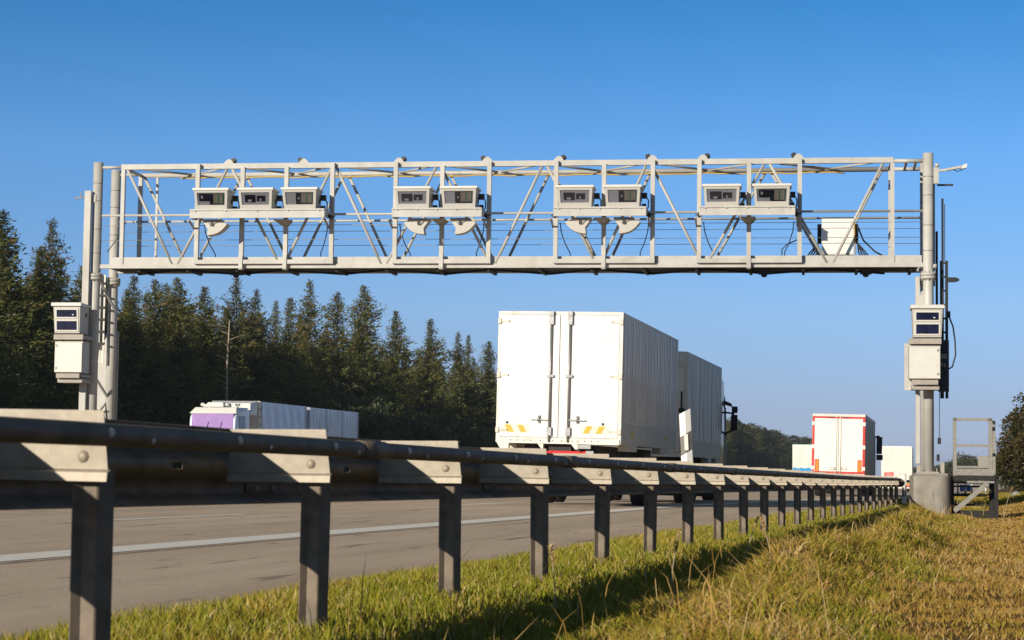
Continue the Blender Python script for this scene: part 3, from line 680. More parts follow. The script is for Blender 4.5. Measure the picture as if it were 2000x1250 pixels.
# camera housings on the trays: origin at the middle of the base, front towards -y
def housing(u, kind, label):
    t = gthing('camera_housing', label, 'camera housing', u, -.62, 6.327, 'camera housings on the gantry trays')
    w, h, dp = .385, .425, .27
    fr = lambda z: -dp+.09*(1-z/h)      # the front leans: its foot is set back
    b = MB()
    a, c = .055, .075
    bw = [(-w+.03, fr(0)), (w-.03, fr(0)), (w-.03, dp), (-w+.03, dp)]; tw = [(-w, fr(h)), (w, fr(h)), (w, dp), (-w, dp)]
    P = lambda x, z, o=0: ((-w+.03+(2*w-.06)*x)*(1-z/h)+(-w+2*w*x)*(z/h), fr(z)+o, z)
    # shell: sides, back, bottom, and a rim round the window opening
    v = [(x, y, 0) for x, y in bw]+[(x, y, h) for x, y in tw]
    b.add(v, [(3, 2, 1, 0), (1, 2, 6, 5), (2, 3, 7, 6), (3, 0, 4, 7)])
    z0, z1, x0, x1 = .105, h-.05, .075, .925
    ring = lambda o, g=0: [P(x0+g, z0+g*.6, o), P(x1-g, z0+g*.6, o), P(x1-g, z1-g*.6, o), P(x0+g, z1-g*.6, o)]
    outer = [P(0, 0), P(1, 0), P(1, h), P(0, h)]
    r0, r1 = ring(0), ring(.028)
    b.add(outer+r0, [(0, 1, 5, 4), (1, 2, 6, 5), (2, 3, 7, 6), (3, 0, 4, 7)]); b.add(r0+r1, [(0, 1, 5, 4), (1, 2, 6, 5), (2, 3, 7, 6), (3, 0, 4, 7)])
    b.build('shell', M['cabinet'], t)
    b = MB(); b.hexa([(-w-.03, -dp-.022, h+.002), (w+.03, -dp-.022, h+.002), (w+.03, dp+.03, h+.002), (-w-.03, dp+.03, h+.002), (-w-.03, -dp-.022, h+.055), (w+.03, -dp-.022, h+.055), (w+.03, dp+.03, h+.045), (-w-.03, dp+.03, h+.045)]); b.build('lid', M['lid'], t, bevel=.006)
    b = MB(); b.add(r1, [(0, 1, 2, 3)]); fp = b.build('inner_panel', M['innerpanel'], t)
    def patch(name, xa, xb, za, zb, m, o=.022, par=t):
        b = MB(); q = [P(xa, za, o), P(xb, za, o), P(xb, zb, o), P(xa, zb, o)]; e = [(x, y+.004, z) for x, y, z in q]
        b.hexa([e[0], e[1], q[1], q[0], e[3], e[2], q[2], q[3]]); return b.build(name, m, par)
    if kind == 0:
        for xa, xb, za in ((.17, .50, .16), (.535, .80, .18)):
            p = patch('lens_opening', xa, xb, za, .325 if xa < .3 else .305, M['glassdark'])
            patch('lens', xa+.09, xb-.12, za+.015, za+.06, M['innerpanel'], .018, p)
    elif kind == 1:
        patch('dark_bay', .385, .90, .115, .36, M['glassdark'])
        for xa, xb in ((.55, .70), (.735, .87)): patch('flash_board', xa, xb, .15, .35, M['card'], .017)
        for xa, xb in ((.70, .735), (.87, .89)): patch('green_strip', xa, xb, .14, .35, M['green'], .016)
        patch('lens', .45, .50, .22, .26, M['lid'], .017)
    else:
        patch('dark_bay', .13, .90, .19, .355, M['glassdark']); patch('dark_bay', .45, .90, .115, .19, M['glassdark'])
        for xa, xb in ((.57, .70), (.735, .86)): patch('flash_board', xa, xb, .14, .345, M['card'], .017)
        for xa, xb in ((.70, .735), (.86, .88)): patch('green_strip', xa, xb, .135, .345, M['green'], .016)
        patch('lens', .19, .25, .25, .31, M['innerpanel'], .017)
    b = MB(); q = ring(.008, .006); b.add(q, [(0, 1, 2, 3)]); b.build('window_pane', M['pane'], t, solid=.004)
    b = MB(); b.box(w-.004, w+.004, .06, .13, .16, .26); b.build('vent', M['darksteel'], t)
    b = MB(); b.box(w+.001, w+.09, .16, .26, .04, .12); b.box(w+.001, w+.11, .15, .26, .24, .36); b.path([(w+.08, .2, .3), (w+.14, .2, .2), (w+.14, .2, .05), (w+.1, .2, .01)], .015, 6); b.build('cable_plug', M['black'], t)
housing(14.91, 2, 'camera housing with a nearly full dark window and beige boards, leftmost of all')
housing(13.895, 0, 'camera housing with two small dark openings, middle of the three on one tray')
housing(12.895, 1, 'camera housing with beige and green boards, right end of the tray holding three')
housing(10.36, 0, 'camera housing with two black openings on the second tray from the left tower')
housing(9.33, 1, 'camera housing with beige and green boards on the second tray from the left tower')
housing(6.785, 0, 'camera housing with two dark openings on the third tray, above a curved antenna')
housing(5.75, 1, 'camera housing with beige and green boards on the third tray from the left tower')
housing(3.625, 0, 'camera housing with two dark openings on the tray nearest the right tower')
housing(2.56, 2, 'camera housing with tilted lens and green edged boards, nearest the right tower')

def antenna(u, flip, label):     # fan shaped curved hood under a tray
    t = gthing('fan_antenna', label, 'antenna', u, -.55, 6.128, 'fan antennas under the gantry trays')
    s = flip; b = MB()
    arc = [(-.30+.60*k/10, -.02-.27*math.sin(math.pi/2*k/10)) for k in range(11)]
    arc = [(.02*0+x, z) for x, z in arc]
    poly = [(-.29, -.105), (-.15, -.045), (-.15, -.001), (.28, -.001), (.28, -.035), (.15, -.22), (.17, -.355)]+[(.17-.46*k/9-.055*math.sin(math.pi*k/9)*.6, -.355+.25*k/9-.065*math.sin(math.pi*k/9)) for k in range(1, 9)]
    b.prism(poly, lambda x, z: (s*x, -.16, z), lambda x, z: (s*x, .12, z)); bm = b.build('hood', M['cabinet'], t)
    b = MB(); b.prism([(-.15, -.03), (.20, -.03), (.09, -.15), (-.05, -.075)], lambda x, z: (s*x, -.185, z), lambda x, z: (s*x, -.163, z)); b.build('front_flap', M['paint_dim'], t)
    b = MB(); b.box(min(s*.02, s*.08), max(s*.02, s*.08), -.20, -.186, -.15, -.07); b.build('latch', M['black'], t)
    b = MB(); b.box(-.1, .1, -.1, .1, -.02, 0.0); b.build('bracket', M['paint_dim'], t)
antenna(14.86, -1, 'single curved fan antenna under the left tray, its blade pointing down left')
antenna(10.28, 1, 'curved fan antenna under the second tray, left of the pair, wide side to the left')
antenna(9.26, -1, 'curved fan antenna under the second tray, right of the pair, wide side to the right')
antenna(6.72, 1, 'curved fan antenna under the third tray, left of the pair, wide side to the left')
antenna(5.67, -1, 'curved fan antenna under the third tray, right of the pair, wide side to the right')

# white cabinet on the walkway
t = gthing('junction_cabinet', 'white junction cabinet with black cables standing on the gantry walkway', 'cabinet', 1.155, .40, 5.36)
b = MB(); b.box(-.345, .345, -.12, .15, .04, .86); b.build('cabinet_body', M['white'], t, bevel=.008)
b = MB(); b.box(-.34, .34, -.135, -.122, .06, .80); b.build('door', M['white'], t, bevel=.004)
b = MB(); b.box(-.33, .33, -.1, .14, 0, .017); b.build('plinth', M['black'], t)
b = MB()
for s, x0 in ((-1, -.44), (1, .35)):
    b.box(x0, x0+.09, -.05, .1, .3, .72)
    for k in range(4): b.path([(x0+.02+.02*k, -.06, .45+.05*k), (x0+.045+s*.03, -.08, .3), (x0+.045+s*(.05+.05*k), -.06, .1), (x0+.045+s*(.10+.06*k), -.05, 0)], .016, 6)
b.build('cable_bundle', M['black'], t)
b = MB(); b.path([(.355, -.12, .75), (.36, -.13, .4), (.385, -.13, .02)], .012, 6); b.build('cable', M['cable'], t)

def tower_unit(u, d, z, label, label2, side):
    t = gthing('sensor_housing', label, 'sensor housing', u, d, z)
    w, h, dp = .315, .60, .28; b = MB()
    b.hexa([(-w+.025, -dp+.06, 0), (w-.025, -dp+.06, 0), (w-.025, dp, 0), (-w+.025, dp, 0), (-w, -dp, h), (w, -dp, h), (w, dp, h), (-w, dp, h)]); b.build('shell', M['cabinet'], t, bevel=.005)
    b = MB(); b.hexa([(-w-.035, -dp-.05, h+.002), (w+.035, -dp-.05, h+.002), (w+.03, dp+.03, h+.002), (-w-.03, dp+.03, h+.002), (-w-.035, -dp-.05, h+.08), (w+.035, -dp-.05, h+.08), (w+.03, dp+.03, h+.06), (-w-.03, dp+.03, h+.06)]); b.build('lid', M['lid'], t, bevel=.006)
    f = lambda z: -dp+.06*(1-z/h)
    for z0, z1 in ((.33, .55), (.04, .30)):
        b = MB(); a = w-.045
        for q in ((-a, -a+.035, z0, z1), (a-.035, a, z0, z1), (-a+.035, a-.035, z0, z0+.03), (-a+.035, a-.035, z1-.03, z1)):
            b.hexa([(q[0], f(q[2])-.016, q[2]), (q[1], f(q[2])-.016, q[2]), (q[1], f(q[2])+.004, q[2]), (q[0], f(q[2])+.004, q[2]), (q[0], f(q[3])-.016, q[3]), (q[1], f(q[3])-.016, q[3]), (q[1], f(q[3])+.004, q[3]), (q[0], f(q[3])+.004, q[3])])
        wf = b.build('window_frame', M['lid'], t)
        b = MB(); a -= .036; z0 += .031; z1 -= .031
        b.hexa([(-a, f(z0)-.006, z0), (a, f(z0)-.006, z0), (a, f(z0)+.002, z0), (-a, f(z0)+.002, z0), (-a, f(z1)-.006, z1), (a, f(z1)-.006, z1), (a, f(z1)+.002, z1), (-a, f(z1)+.002, z1)]); g = b.build('window_pane', M['glassdark'], wf)
        if z0 > .3:
            b = MB(); b.tube((-.13, f(z0)-.010, z0+.075), (-.13, f(z0)-.0065, z0+.075), .03, 12); b.build('lens', M['innerpanel'], g)
            b = MB(); b.tube((.14, f(z0)-.012, z0+.06), (.14, f(z0)-.0065, z0+.06), .022, 12); b.build('lens', M['innerpanel'], g)
        else:
            b = MB(); b.hexa([(-.17, f(z0)-.009, z0+.005), (-.09, f(z0)-.009, z0+.005), (-.09, f(z0)-.0065, z0+.005), (-.17, f(z0)-.0065, z0+.005), (-.16, f(z0)-.003, z0+.09), (-.12, f(z0)-.003, z0+.07), (-.12, f(z0)+.0, z0+.07), (-.16, f(z0)+.0, z0+.09)]); b.build('circuit_board', M['chassis'], g)
    b = MB(); b.box(w-.02, w-.005+.01, .08, .15, .38, .47); b.build('vent', M['darksteel'], t)
    t2 = gthing('control_cabinet', label2, 'cabinet', u+side*.055, d+.02, z-.90)
    b = MB(); b.box(-.325, .325, -.25, .18, .02, .72); b.build('cabinet_body', M['cabinet'], t2, bevel=.006)
    b = MB(); b.box(-.315, .315, -.268, -.252, .03, .685); dr = b.build('door', M['lid'], t2, bevel=.004)
    b = MB(); hx = .27 if side > 0 else -.28
    for zz in (.10, .60): b.box(hx-.02, hx+.02, -.278, -.2685, zz, zz+.05)
    b.build('hinge', M['galv'], dr)
    b = MB(); b.box(-.34, .34, -.30, -.23, .755, .87); b.box(-.30, .34, -.228, .45, .78, .85); b.box(-.27, .27, -.28, -.22, -.10, -.0); b.box(.1, .3, -.2, .45, -.08, -.02); b.box(-.27, .30, -.18, .4, -.20, -.105)
    b.build('support_bracket', M['paint_dim'], t2)
tower_unit(18.16, -.62, 3.57, 'boxy sensor housing with two blue dark windows on the left gantry tower', 'light grey control cabinet under the sensor housing on the left gantry tower', -1)
tower_unit(-.70, -.45, 3.55, 'boxy sensor housing with two black windows on the right gantry tower', 'white control cabinet under the sensor housing on the right gantry tower', 1)
t = gthing('floodlight', 'small white floodlight on the arm at the top of the right tower', 'floodlight', -1.50, 0, 7.22); t.scale = (.62,)*3
b = MB(); b.hexa([(-.08, -.12, -.02), (.10, -.12, .02), (.10, .12, .02), (-.08, .12, -.02), (-.02, -.10, .13), (.13, -.10, .16), (.13, .10, .16), (-.02, .10, .13)]); b.build('lamp_head', M['lid'], t)
b = MB(); b.path([(-.35, 0, -.02), (-.2, 0, -.10), (-.05, 0, -.04), (0, 0, .05)], .015, 6); b.beam((-.22, 0, .06), (-.02, 0, .06), .03, .03); b.build('yoke', M['black'], t)

# pedestals and steel steps
def pedestal(u, zb, zt, label):
    t = gthing('concrete_pedestal', label, 'pedestal', u, .6, zb)
    b = MB(); pts = []
    for cx, cy, a0, r in ((.41-.30, -.95+.30, 270, .30), (.41-.30, .95-.30, 0, .30), (-.39+.10, .95-.10, 90, .10), (-.39+.10, -.95+.10, 180, .10)):
        for k in range(9): a = rad(a0+11.25*k); pts.append((cx+r*math.cos(a), cy+r*math.sin(a)))
    b.prism(pts, lambda x, y: (x, y, 0), lambda x, y: (x, y, zt-zb)); b.build('block', M['concrete'], t, bevel=.02)
    b = MB(); b.box(-.34, .34, -.85, .85, zt-zb+.001, zt-zb+.05); b.build('grout_pad', M['concrete'], t, bevel=.01)
pedestal(-.805, -.35, .645, 'grey concrete pedestal with rounded edges under the right gantry tower')
pedestal(17.9, -.35, -.23, 'low concrete footing under the left gantry tower')
t = gthing('access_steps', 'grey steel access platform with hand rail beside the concrete pedestal', 'steps', -1.70, .55, -.2)
b = MB()
for x in (-.40, .34): b.beam((x, -.55, .82), (x, -.55, 2.07), .075, .06, (0, 1, 0))
b.beam((-.43, -.55, 2.045), (.37, -.55, 2.045), .06, .065); b.beam((-.37, -.55, 1.49), (.31, -.55, 1.49), .05, .055)
b.build('hand_rail', M['galv'], t)
b = MB(); b.beam((.46, .0, .82), (.46, .0, 2.05), .06, .06, (0, 1, 0)); b.beam((.47, .0, 2.0), (.40, -.5, 2.0), .05, .05); b.beam((.46, 0, 1.9), (.46, .55, 1.9), .05, .05); b.beam((.46, .55, .8), (.46, .55, 1.93), .05, .05, (0, 1, 0)); b.build('hand_rail', M['galv'], t)
b = MB(); b.box(-.36, .40, -.585, -.555, .86, 1.0); b.box(-.36, .40, -.575, -.555, 1.015, 1.06); b.build('toe_board', M['galv'], t)
b = MB(); b.box(-.46, .44, -.55, .55, .80, .84); b.box(-.46, .44, -.60, -.551, .76, .855); b.build('platform', M['darksteel'], t)
b = MB()
for x, y in ((-.46, -.52), (.46, -.52), (-.46, .5), (.46, .5), (.39, -.1)): b.beam((x, y, -.05), (x, y, .80), .085, .085, (0, 1, 0))
for z in (.70, .45, .22): b.beam((-.42, .3, z), (.42, .3, z), .05, .035)
b.box(-.42, .42, -.5, -.46, -.05, .12)
b.build('frame', M['darksteel'], t)  # near-black colour stands in for the pedestal's shade on the lower frame
b = MB(); b.beam((-.42, -.57, .10), (.28, -.57, .70), .05, .10); b.box(-.15, .42, -.60, -.565, .70, .745); b.build('brace', M['galv'], t)
b = MB()
for k in range(3): b.box(-.38, .38, .6+.22*k, .8+.22*k, .6-.2*k, .64-.2*k)
b.build('step', M['galv'], t)

# ------------------------------------------------------------------ vehicles
def wheel(par, x, y, z, r, w, name='wheel'):
    b = MB(); pr = [(-w/2, r*.62), (-w/2, r*.93), (-w*.42, r), (w*.42, r), (w/2, r*.93), (w/2, r*.62)]; n = 28; V = []; F = []
    for k in range(n):
        a = 2*math.pi*k/n; V += [(x+px, y+pr_*math.cos(a), z+pr_*math.sin(a)) for px, pr_ in pr]
    for k in range(n):
        for j in range(5): i0, i1 = k*6+j, ((k+1) % n)*6+j; F.append((i0, i0+1, i1+1, i1))
    b.add(V, F, True)
    for g in (-.25, 0, .25): b.path([(x+w*g, y+r*1.001*math.cos(2*math.pi*k/24), z+r*1.001*math.sin(2*math.pi*k/24)) for k in range(25)], .006, 4, caps=False)
    o = b.build(name, M['rubber'], par)
    b = MB(); b.tube((x-w*.35, y, z), (x+w*.35, y, z), r*.62, 20); b.tube((x-w*.45, y, z), (x+w*.45, y, z), r*.22, 12)
    b.build('rim', M['chassis'], o); return o
def ribbed_side(b, x, s, y0, y1, z0, z1, pitch, depth):
    """side skin with pressed upright ribs; s is the outward direction"""
    pts = []; y = y0; k = 0
    while y < y1-1e-6:
        p = min(pitch, y1-y); j = random.uniform(.7, 1.3)
        pts += [(y, 0), (y+p*.50, 0), (y+p*.58, depth*j), (y+p*.92, depth*j)]; y += p
    pts.append((y1, 0)); n = len(pts)
    V = [(x+s*q, yy, z0) for yy, q in pts]+[(x+s*q, yy, z1) for yy, q in pts]
    F = [(i, i+1, n+i+1, n+i) if s > 0 else (i+1, i, n+i, n+i+1) for i in range(n-1)]
    b.add(V, F)
HEADTOP = .06
def box_shell(t, W_, y0, y1, z0, z1, low, roofm='white_side'):
    """box body with ribbed sides, smooth lower band, corner posts and roof"""
    b = MB(); h = W_/2
    b.box(-h+.03, h-.03, y0+.02, y1-.02, z0+.02, z1-.02); core = b.build('body', M[roofm], t)
    b = MB()
    for s in (-1, 1): ribbed_side(b, s*(h-.012), s, y0+.09, y1-.07, z0+low+.04, z1-.07, .235, .03)
    b.build('ribbed_side', M['white_side'], core)
    b = MB()
    for s in (-1, 1): b.box(min(s*(h-.03), s*(h+.008)), max(s*(h-.03), s*(h+.008)), y0+.06, y1-.06, z0, z0+low)
    b.build('lower_band', M['beige'], core)
    b = MB()
    for s in (-1, 1):
        b.box(min(s*(h-.028), s*(h+.016)), max(s*(h-.028), s*(h+.016)), y0+.06, y1-.06, z0+low+.002, z0+low+.04)
        for ya, yb in ((y0, y0+.09), (y1-.07, y1)): b.box(min(s*(h-.06), s*(h+.012)), max(s*(h-.06), s*(h+.012)), ya, yb, z0, z1)
        b.box(min(s*(h-.05), s*(h+.012)), max(s*(h-.05), s*(h+.012)), y0+.09, y1-.07, z1-.07, z1)
    b.box(-h+.06, h-.06, y0, y0+.05, z1-.06, z1+.004); b.box(-h+.06, h-.06, y1-.05, y1, z1-.06, z1)
    b.build('corner_frame', M['white_rust'], core)
    return core

# trailer of the big road train: nearest vehicle, rear doors towards us
t = thing('box_trailer', 'large white box trailer with closed rear doors and yellow striped plates, nearest vehicle', 'trailer', (-7.765, 41.1, -.09)); t.rotation_euler = (0, rad(.75), 0)
core = box_shell(t, 2.57, 0, 8.75, 1.30, 3.985, .44)
for s in (-1, 1):
    b = MB(); b.box(min(s*.008, s*1.225), max(s*.008, s*1.225), -.012, .012, 1.415, 3.915); d = b.build('rear_door', M['white'], t, bevel=.004)
    b = MB()
    for z in (1.53, 2.65, 3.76): b.box(min(s*1.07, s*1.285), max(s*1.07, s*1.285), -.03, -.0125, z, z+.045); b.box(min(s*1.235, s*1.30), max(s*1.235, s*1.30), -.045, -.0, z-.03, z+.075); b.tube((s*1.075, -.022, z+.022), (s*1.06, -.022, z+.022), .02, 8)
    b.build('hinge', M['hinge'], d)
    b = MB(); x = s*.195+.015; b.tube((x, -.045, 1.32), (x, -.045, 3.97), .024, 10)
    rod = b.build('lock_rod', M['steel'], d)
    b = MB()
    for z in (1.45, 3.72): b.box(x-.05, x+.05, -.07, -.0125, z, z+.17)
    b.box(x-.07, x+.07, -.065, -.0125, 2.64, 2.69); b.box(x-.05, x+.05, -.075, .01, 3.90, 3.99)
    b.build('rod_bearing', M['steel'], rod)
    b = MB(); hx = s*.40-.0; b.beam((hx-.17, -.05, 1.775), (hx+.17, -.05, 1.765), .02, .025); b.ball((hx, -.05, 1.78), .03, .03, .065); b.beam((hx, -.03, 1.70), (hx, -.03, 1.86), .05, .03)
    b.build('handle', M['steel'], d)
    b = MB(); c = -.895 if s < 0 else .755; b.box(c-.285, c+.285, -.0165, -.0125, 1.505, 1.66); pl = b.build('warning_plate', M['pink'], d)
    b = MB(); k = -1 if s < 0 else 1
    for q in (-.14, .12):
        b.prism([(q-.10, 1.507), (q+.02, 1.507), (q+.10, 1.658), (q-.02, 1.658)], lambda x, z: (c+k*x, -.0195, z), lambda x, z: (c+k*x, -.0172, z))
    b.build('stripe', M['yellow'], pl)
    b = MB(); b.dome((c-.17 if s < 0 else c+.17, -.013, 1.70), .03, (0, -1, 0), 8); b.build('buffer', M['black'], d)
b = MB(); b.box(-1.27, 1.27, -.03, .10, 1.285, 1.395)
for x0, x1, zz in ((-1.27, -1.02, 1.16), (-.42, -.30, 1.18), (.28, .42, 1.18)): b.hexa([(x0+.08, -.02, zz), (x1, -.02, zz), (x1, .1, zz), (x0+.08, .1, zz), (x0, -.02, 1.284), (x1, -.02, 1.284), (x1, .1, 1.284), (x0, .1, 1.284)])
bar = b.build('rear_sill', M['white_rust'], t)
b = MB()
for x in (-.98, -.84, -.7, -.56, -.36, -.1, .08, .3, .42, .56, .7, .84): b.tube((x, -.033, 1.345), (x, -.028, 1.345), .014, 8)
b.build('sill_hole', M['black'], bar)
b = MB(); b.box(-.75, .75, .3, 8.2, .95, 1.27); b.box(-1.1, 1.1, 3.2, 7.0, .75, .98); b.box(-1.15, 1.15, .28, .4, .78, .98); b.box(-.25, .25, .15, .32, 1.1, 1.28); b.box(-.08, .08, 8, 10.6, .62, .78)
b.build('chassis', M['chassis'], t)
b = MB(); b.box(-.72, .56, .14, .18, 1.03, 1.145); rl = b.build('red_bar', M['redlamp'], t)
b = MB(); b.box(.565, .72, .12, .2, 1.02, 1.16); b.box(.36, .68, -.01, .12, 1.195, 1.275); b.build('coupling', M['steel'], t)
b = MB()
for s in (-1, 1):
    for y in (1.0, 6.0): b.box(min(s*1.08, s*1.285), max(s*1.08, s*1.285), y, y+1.3, 1.17, 1.298)
b.build('corner_lock', M['beige'], t)
b = MB()
for y in (1.35, 6.6): b.box(1.2935, 1.298, y, y+.42, 1.46, 1.60)
b.build('side_reflector', M['yellow'], t)
for y in (4.4, 5.72):
    for x in (-1.06, 1.06): wheel(t, x, y, .49, .49, .34)

# the lorry pulling it
t = thing('box_lorry', 'white box lorry with dark mirrors pulling the large trailer', 'lorry', (-7.765, 51.85, -.14)); t.rotation_euler = (0, rad(.5), 0)
core = box_shell(t, 2.57, 0, 8.15, 1.20, 3.865, .42)
b = MB(); b.box(-1.22, 1.22, -.012, .012, 1.3, 3.80); d = b.build('rear_door', M['white'], t)
b = MB(); b.box(1.06, 1.29, -.04, -.013, 3.45, 3.6); b.build('hinge', M['white_rust'], d)
b = MB(); b.tube((1.16, -.04, 1.3), (1.16, -.04, 2.85), .02, 8); b.box(1.1, 1.25, -.08, -.013, 2.3, 2.42); b.ball((1.2, -.06, 2.3), .05, .04, .08); b.build('lock_rod', M['darksteel'], d)
b = MB(); b.box(-1.25, 1.25, -.03, .08, 1.185, 1.28); b.build('rear_sill', M['white_rust'], t)
b = MB(); b.box(-.5, .5, .1, 9.5, .7, 1.16); b.box(-1.1, 1.1, 3.6, 6.2, .5, 1.0); b.build('chassis', M['chassis'], t)
b = MB()
for s in (-1, 1):
    for y in (.9, 5.0, 7.0): b.box(min(s*1.08, s*1.285), max(s*1.08, s*1.285), y, y+.8, 1.02, 1.195)
b.build('corner_lock', M['beige'], t)
for y, xs in ((1.6, (-1.0, 1.0)), (2.95, (-1.0, 1.0)), (7.4, (-1.05, 1.05))):
    for x in xs: wheel(t, x, y, .50, .50, .36)
fl = MB(); fl.box(-1.22, 1.22, 6.35, 6.37, .12, .62); f = fl.build('mud_flap', M['black'], t)
text_part('flap_lettering', 'SCANIA', .21, M['white'], f, (.25, 6.345, .36), sx=1.15)
b = MB()   # cab: cab-over shape with raked screen
b.prism([(8.35, .55), (10.0, .45), (10.08, 1.2), (9.98, 1.95), (9.75, 3.0), (9.45, 3.55), (8.35, 3.6)], lambda y, z: (-1.22, y, z), lambda y, z: (1.22, y, z)); cab = b.build('cab', M['cabolive'], t, bevel=.05)
b = MB()
for s in (-1, 1): b.prism([(8.95, 1.95), (9.85, 1.95), (9.66, 2.75), (8.95, 2.75)], lambda y, z: (s*1.221, y, z), lambda y, z: (s*1.232, y, z))
b.build('side_window', M['glassdark'], cab)
b = MB(); b.hexa([(-1.1, 9.99, 1.98), (1.1, 9.99, 1.98), (1.1, 9.96, 1.98), (-1.1, 9.96, 1.98), (-1.1, 9.77, 3.0), (1.1, 9.77, 3.0), (1.1, 9.7, 3.0), (-1.1, 9.7, 3.0)]); b.build('windscreen', M['glassdark'], cab)
b = MB(); b.box(-1.2, 1.2, 9.9, 10.12, .3, .8); b.build('bumper', M['chassis'], cab)
b = MB(); b.path([(1.235, 10.03, .8), (1.235, 10.1, 1.2), (1.235, 10.0, 1.95), (1.235, 9.8, 2.75)], .03, 6); b.build('trim_strip', M['lid'], cab)
b = MB()
b.box(1.40, 1.60, 9.85, 9.95, 2.08, 2.55); b.box(1.42, 1.60, 9.86, 9.95, 2.60, 2.80); mr = b.build('mirror', M['black'], cab, bevel=.03)
b = MB(); b.path([(1.18, 9.7, 2.62), (1.35, 9.9, 2.60), (1.5, 9.92, 2.57)], .028, 8); b.path([(1.2, 9.9, 1.95), (1.32, 9.92, 2.02), (1.5, 9.92, 2.1)], .03, 8); b.path([(1.22, 9.8, 2.0), (1.225, 9.75, 2.6), (1.225, 9.65, 3.0)], .02, 6); b.build('mirror_arm', M['black'], mr)
b = MB(); b.hexa([(1.2, 9.75, 2.86), (1.42, 9.85, 2.80), (1.42, 10.0, 2.78), (1.2, 9.95, 2.84), (1.2, 9.75, 2.98), (1.42, 9.85, 2.88), (1.42, 10.0, 2.84), (1.2, 9.95, 2.93)]); b.tube((1.2, 9.8, 2.9), (1.22, 9.8, 3.08), .02, 6); b.build('kerb_mirror', M['black'], cab)

# semi-trailer with red framed doors
def semi():
    t = thing('semi_trailer', 'white semi trailer with red framed rear doors and orange corner plates', 'lorry', (-5.19, 101.3, -.46)); t.rotation_euler = (0, rad(.9), 0)
    h = 1.275; z0, z1 = 1.12, 4.03
    b = MB(); b.box(-h, h, .02, 13.6, z0, z1); core = b.build('body', M['white_side'], t)
    b = MB(); b.box(h+.001, h+.02, .1, 13.5, z0-.02, z1-.12); b.box(-h-.02, -h-.001, .1, 13.5, z0-.02, z1-.12); b.build('side_skin', mat('olive_grey_side', (.40, .37, .27), .5, var=.08, scale=1.2, stretch=(1, .2, 1)), core)
    b = MB(); b.box(h+.001, h+.03, .02, 13.6, z1-.12, z1+.01); b.box(-h, h, -.05, .03, z1-.115, z1+.015)
    for k in range(8): b.box(-1.2+.31*k, -1.14+.31*k, -.06, -.051, z1-.08, z1-.04)
    b.build('roof_rail', M['lid'], core)
    b = MB(); b.box(-h, h, -.012, .018, z0+.02, z1-.12); fr = b.build('door_frame', M['red'], t)
    for s in (-1, 1):
        b = MB(); b.box(min(s*.012, s*1.16), max(s*.012, s*1.16), -.03, -.0125, z0+.12, z1-.21); d = b.build('rear_door', M['white'], t)
        b = MB()
        for xx in (.10,): b.tube((s*xx, -.05, z0-.06), (s*xx, -.05, z1-.05), .022, 8)
        r = b.build('lock_rod', M['lid'], d)
        b = MB(); b.box(min(s*.14, s*.42), max(s*.14, s*.42), -.05, -.031, z0+.20, z0+.32); b.build('handle', M['galv'], d)
        b = MB(); b.box(min(s*.20, s*.40), max(s*.20, s*.40), -.056, -.0505, z0+.225, z0+.295); b.build('handle', M['white'], d)
        b = MB()
        for z in (z0+.28, z0+1.32, z0+2.45): b.box(min(s*1.165, s*1.29), max(s*1.165, s*1.29), -.05, -.013, z-.09, z+.09)
        b.build('hinge', M['white'], d)
        b = MB(); b.box(min(s*.93, s*1.13), max(s*.93, s*1.13), -.036, -.0305, z0+.07, z0+.70); p = b.build('corner_plate', M['red'], d)
        b = MB(); b.box(min(s*.965, s*1.095), max(s*.965, s*1.095), -.041, -.0365, z0+.12, z0+.66); b.build('plate_centre', M['orange'], p)
    b = MB(); b.box(-.012, .012, -.022, -.0125, z0+.1, z1-.2); b.box(-.5, -.2, -.04, -.013, z1-.19, z1-.16); b.box(.2, .5, -.04, -.013, z1-.19, z1-.16); b.build('door_seal', M['black'], t)
    b = MB(); b.box(-h, h, -.02, .1, z0-.12, z0+.015); b.build('rear_sill', M['lid'], t)
    b = MB(); b.box(-.5, .5, .4, 13, .8, 1.1); b.box(-1.2, 1.2, .2, .3, .5, .7); b.box(1.0, 1.2, 4, 9, .5, 1.0); b.box(-1.2, -1.0, 4, 9, .5, 1.0); b.build('chassis', M['chassis'], t)
    for y in (2.6, 3.9, 5.2, 12.6):
        for x in (-1.08, 1.08): wheel(t, x, y, .5, .5, .36)
    b = MB(); b.prism([(14.1, .5), (16.2, .4), (16.3, 1.6), (15.8, 3.3), (14.3, 3.4), (14.1, 3.0)], lambda y, z: (-1.25, y, z), lambda y, z: (1.25, y, z)); b.box(-1.0, 1.0, 11.5, 14.2, .7, 1.05); cab = b.build('cab', M['chassis'], t, bevel=.05)
    b = MB(); b.box(1.30, 1.62, 15.8, 15.95, 2.3, 3.25); b.box(1.30, 1.66, 15.8, 15.95, 1.95, 2.25); b.path([(1.2, 15.7, 3.2), (1.4, 15.85, 3.3), (1.5, 15.88, 3.2)], .05, 6); b.build('mirror', M['black'], cab)
    wheel(t, -1.1, 15.4, .5, .5, .34); wheel(t, 1.1, 15.4, .5, .5, .34)
semi()

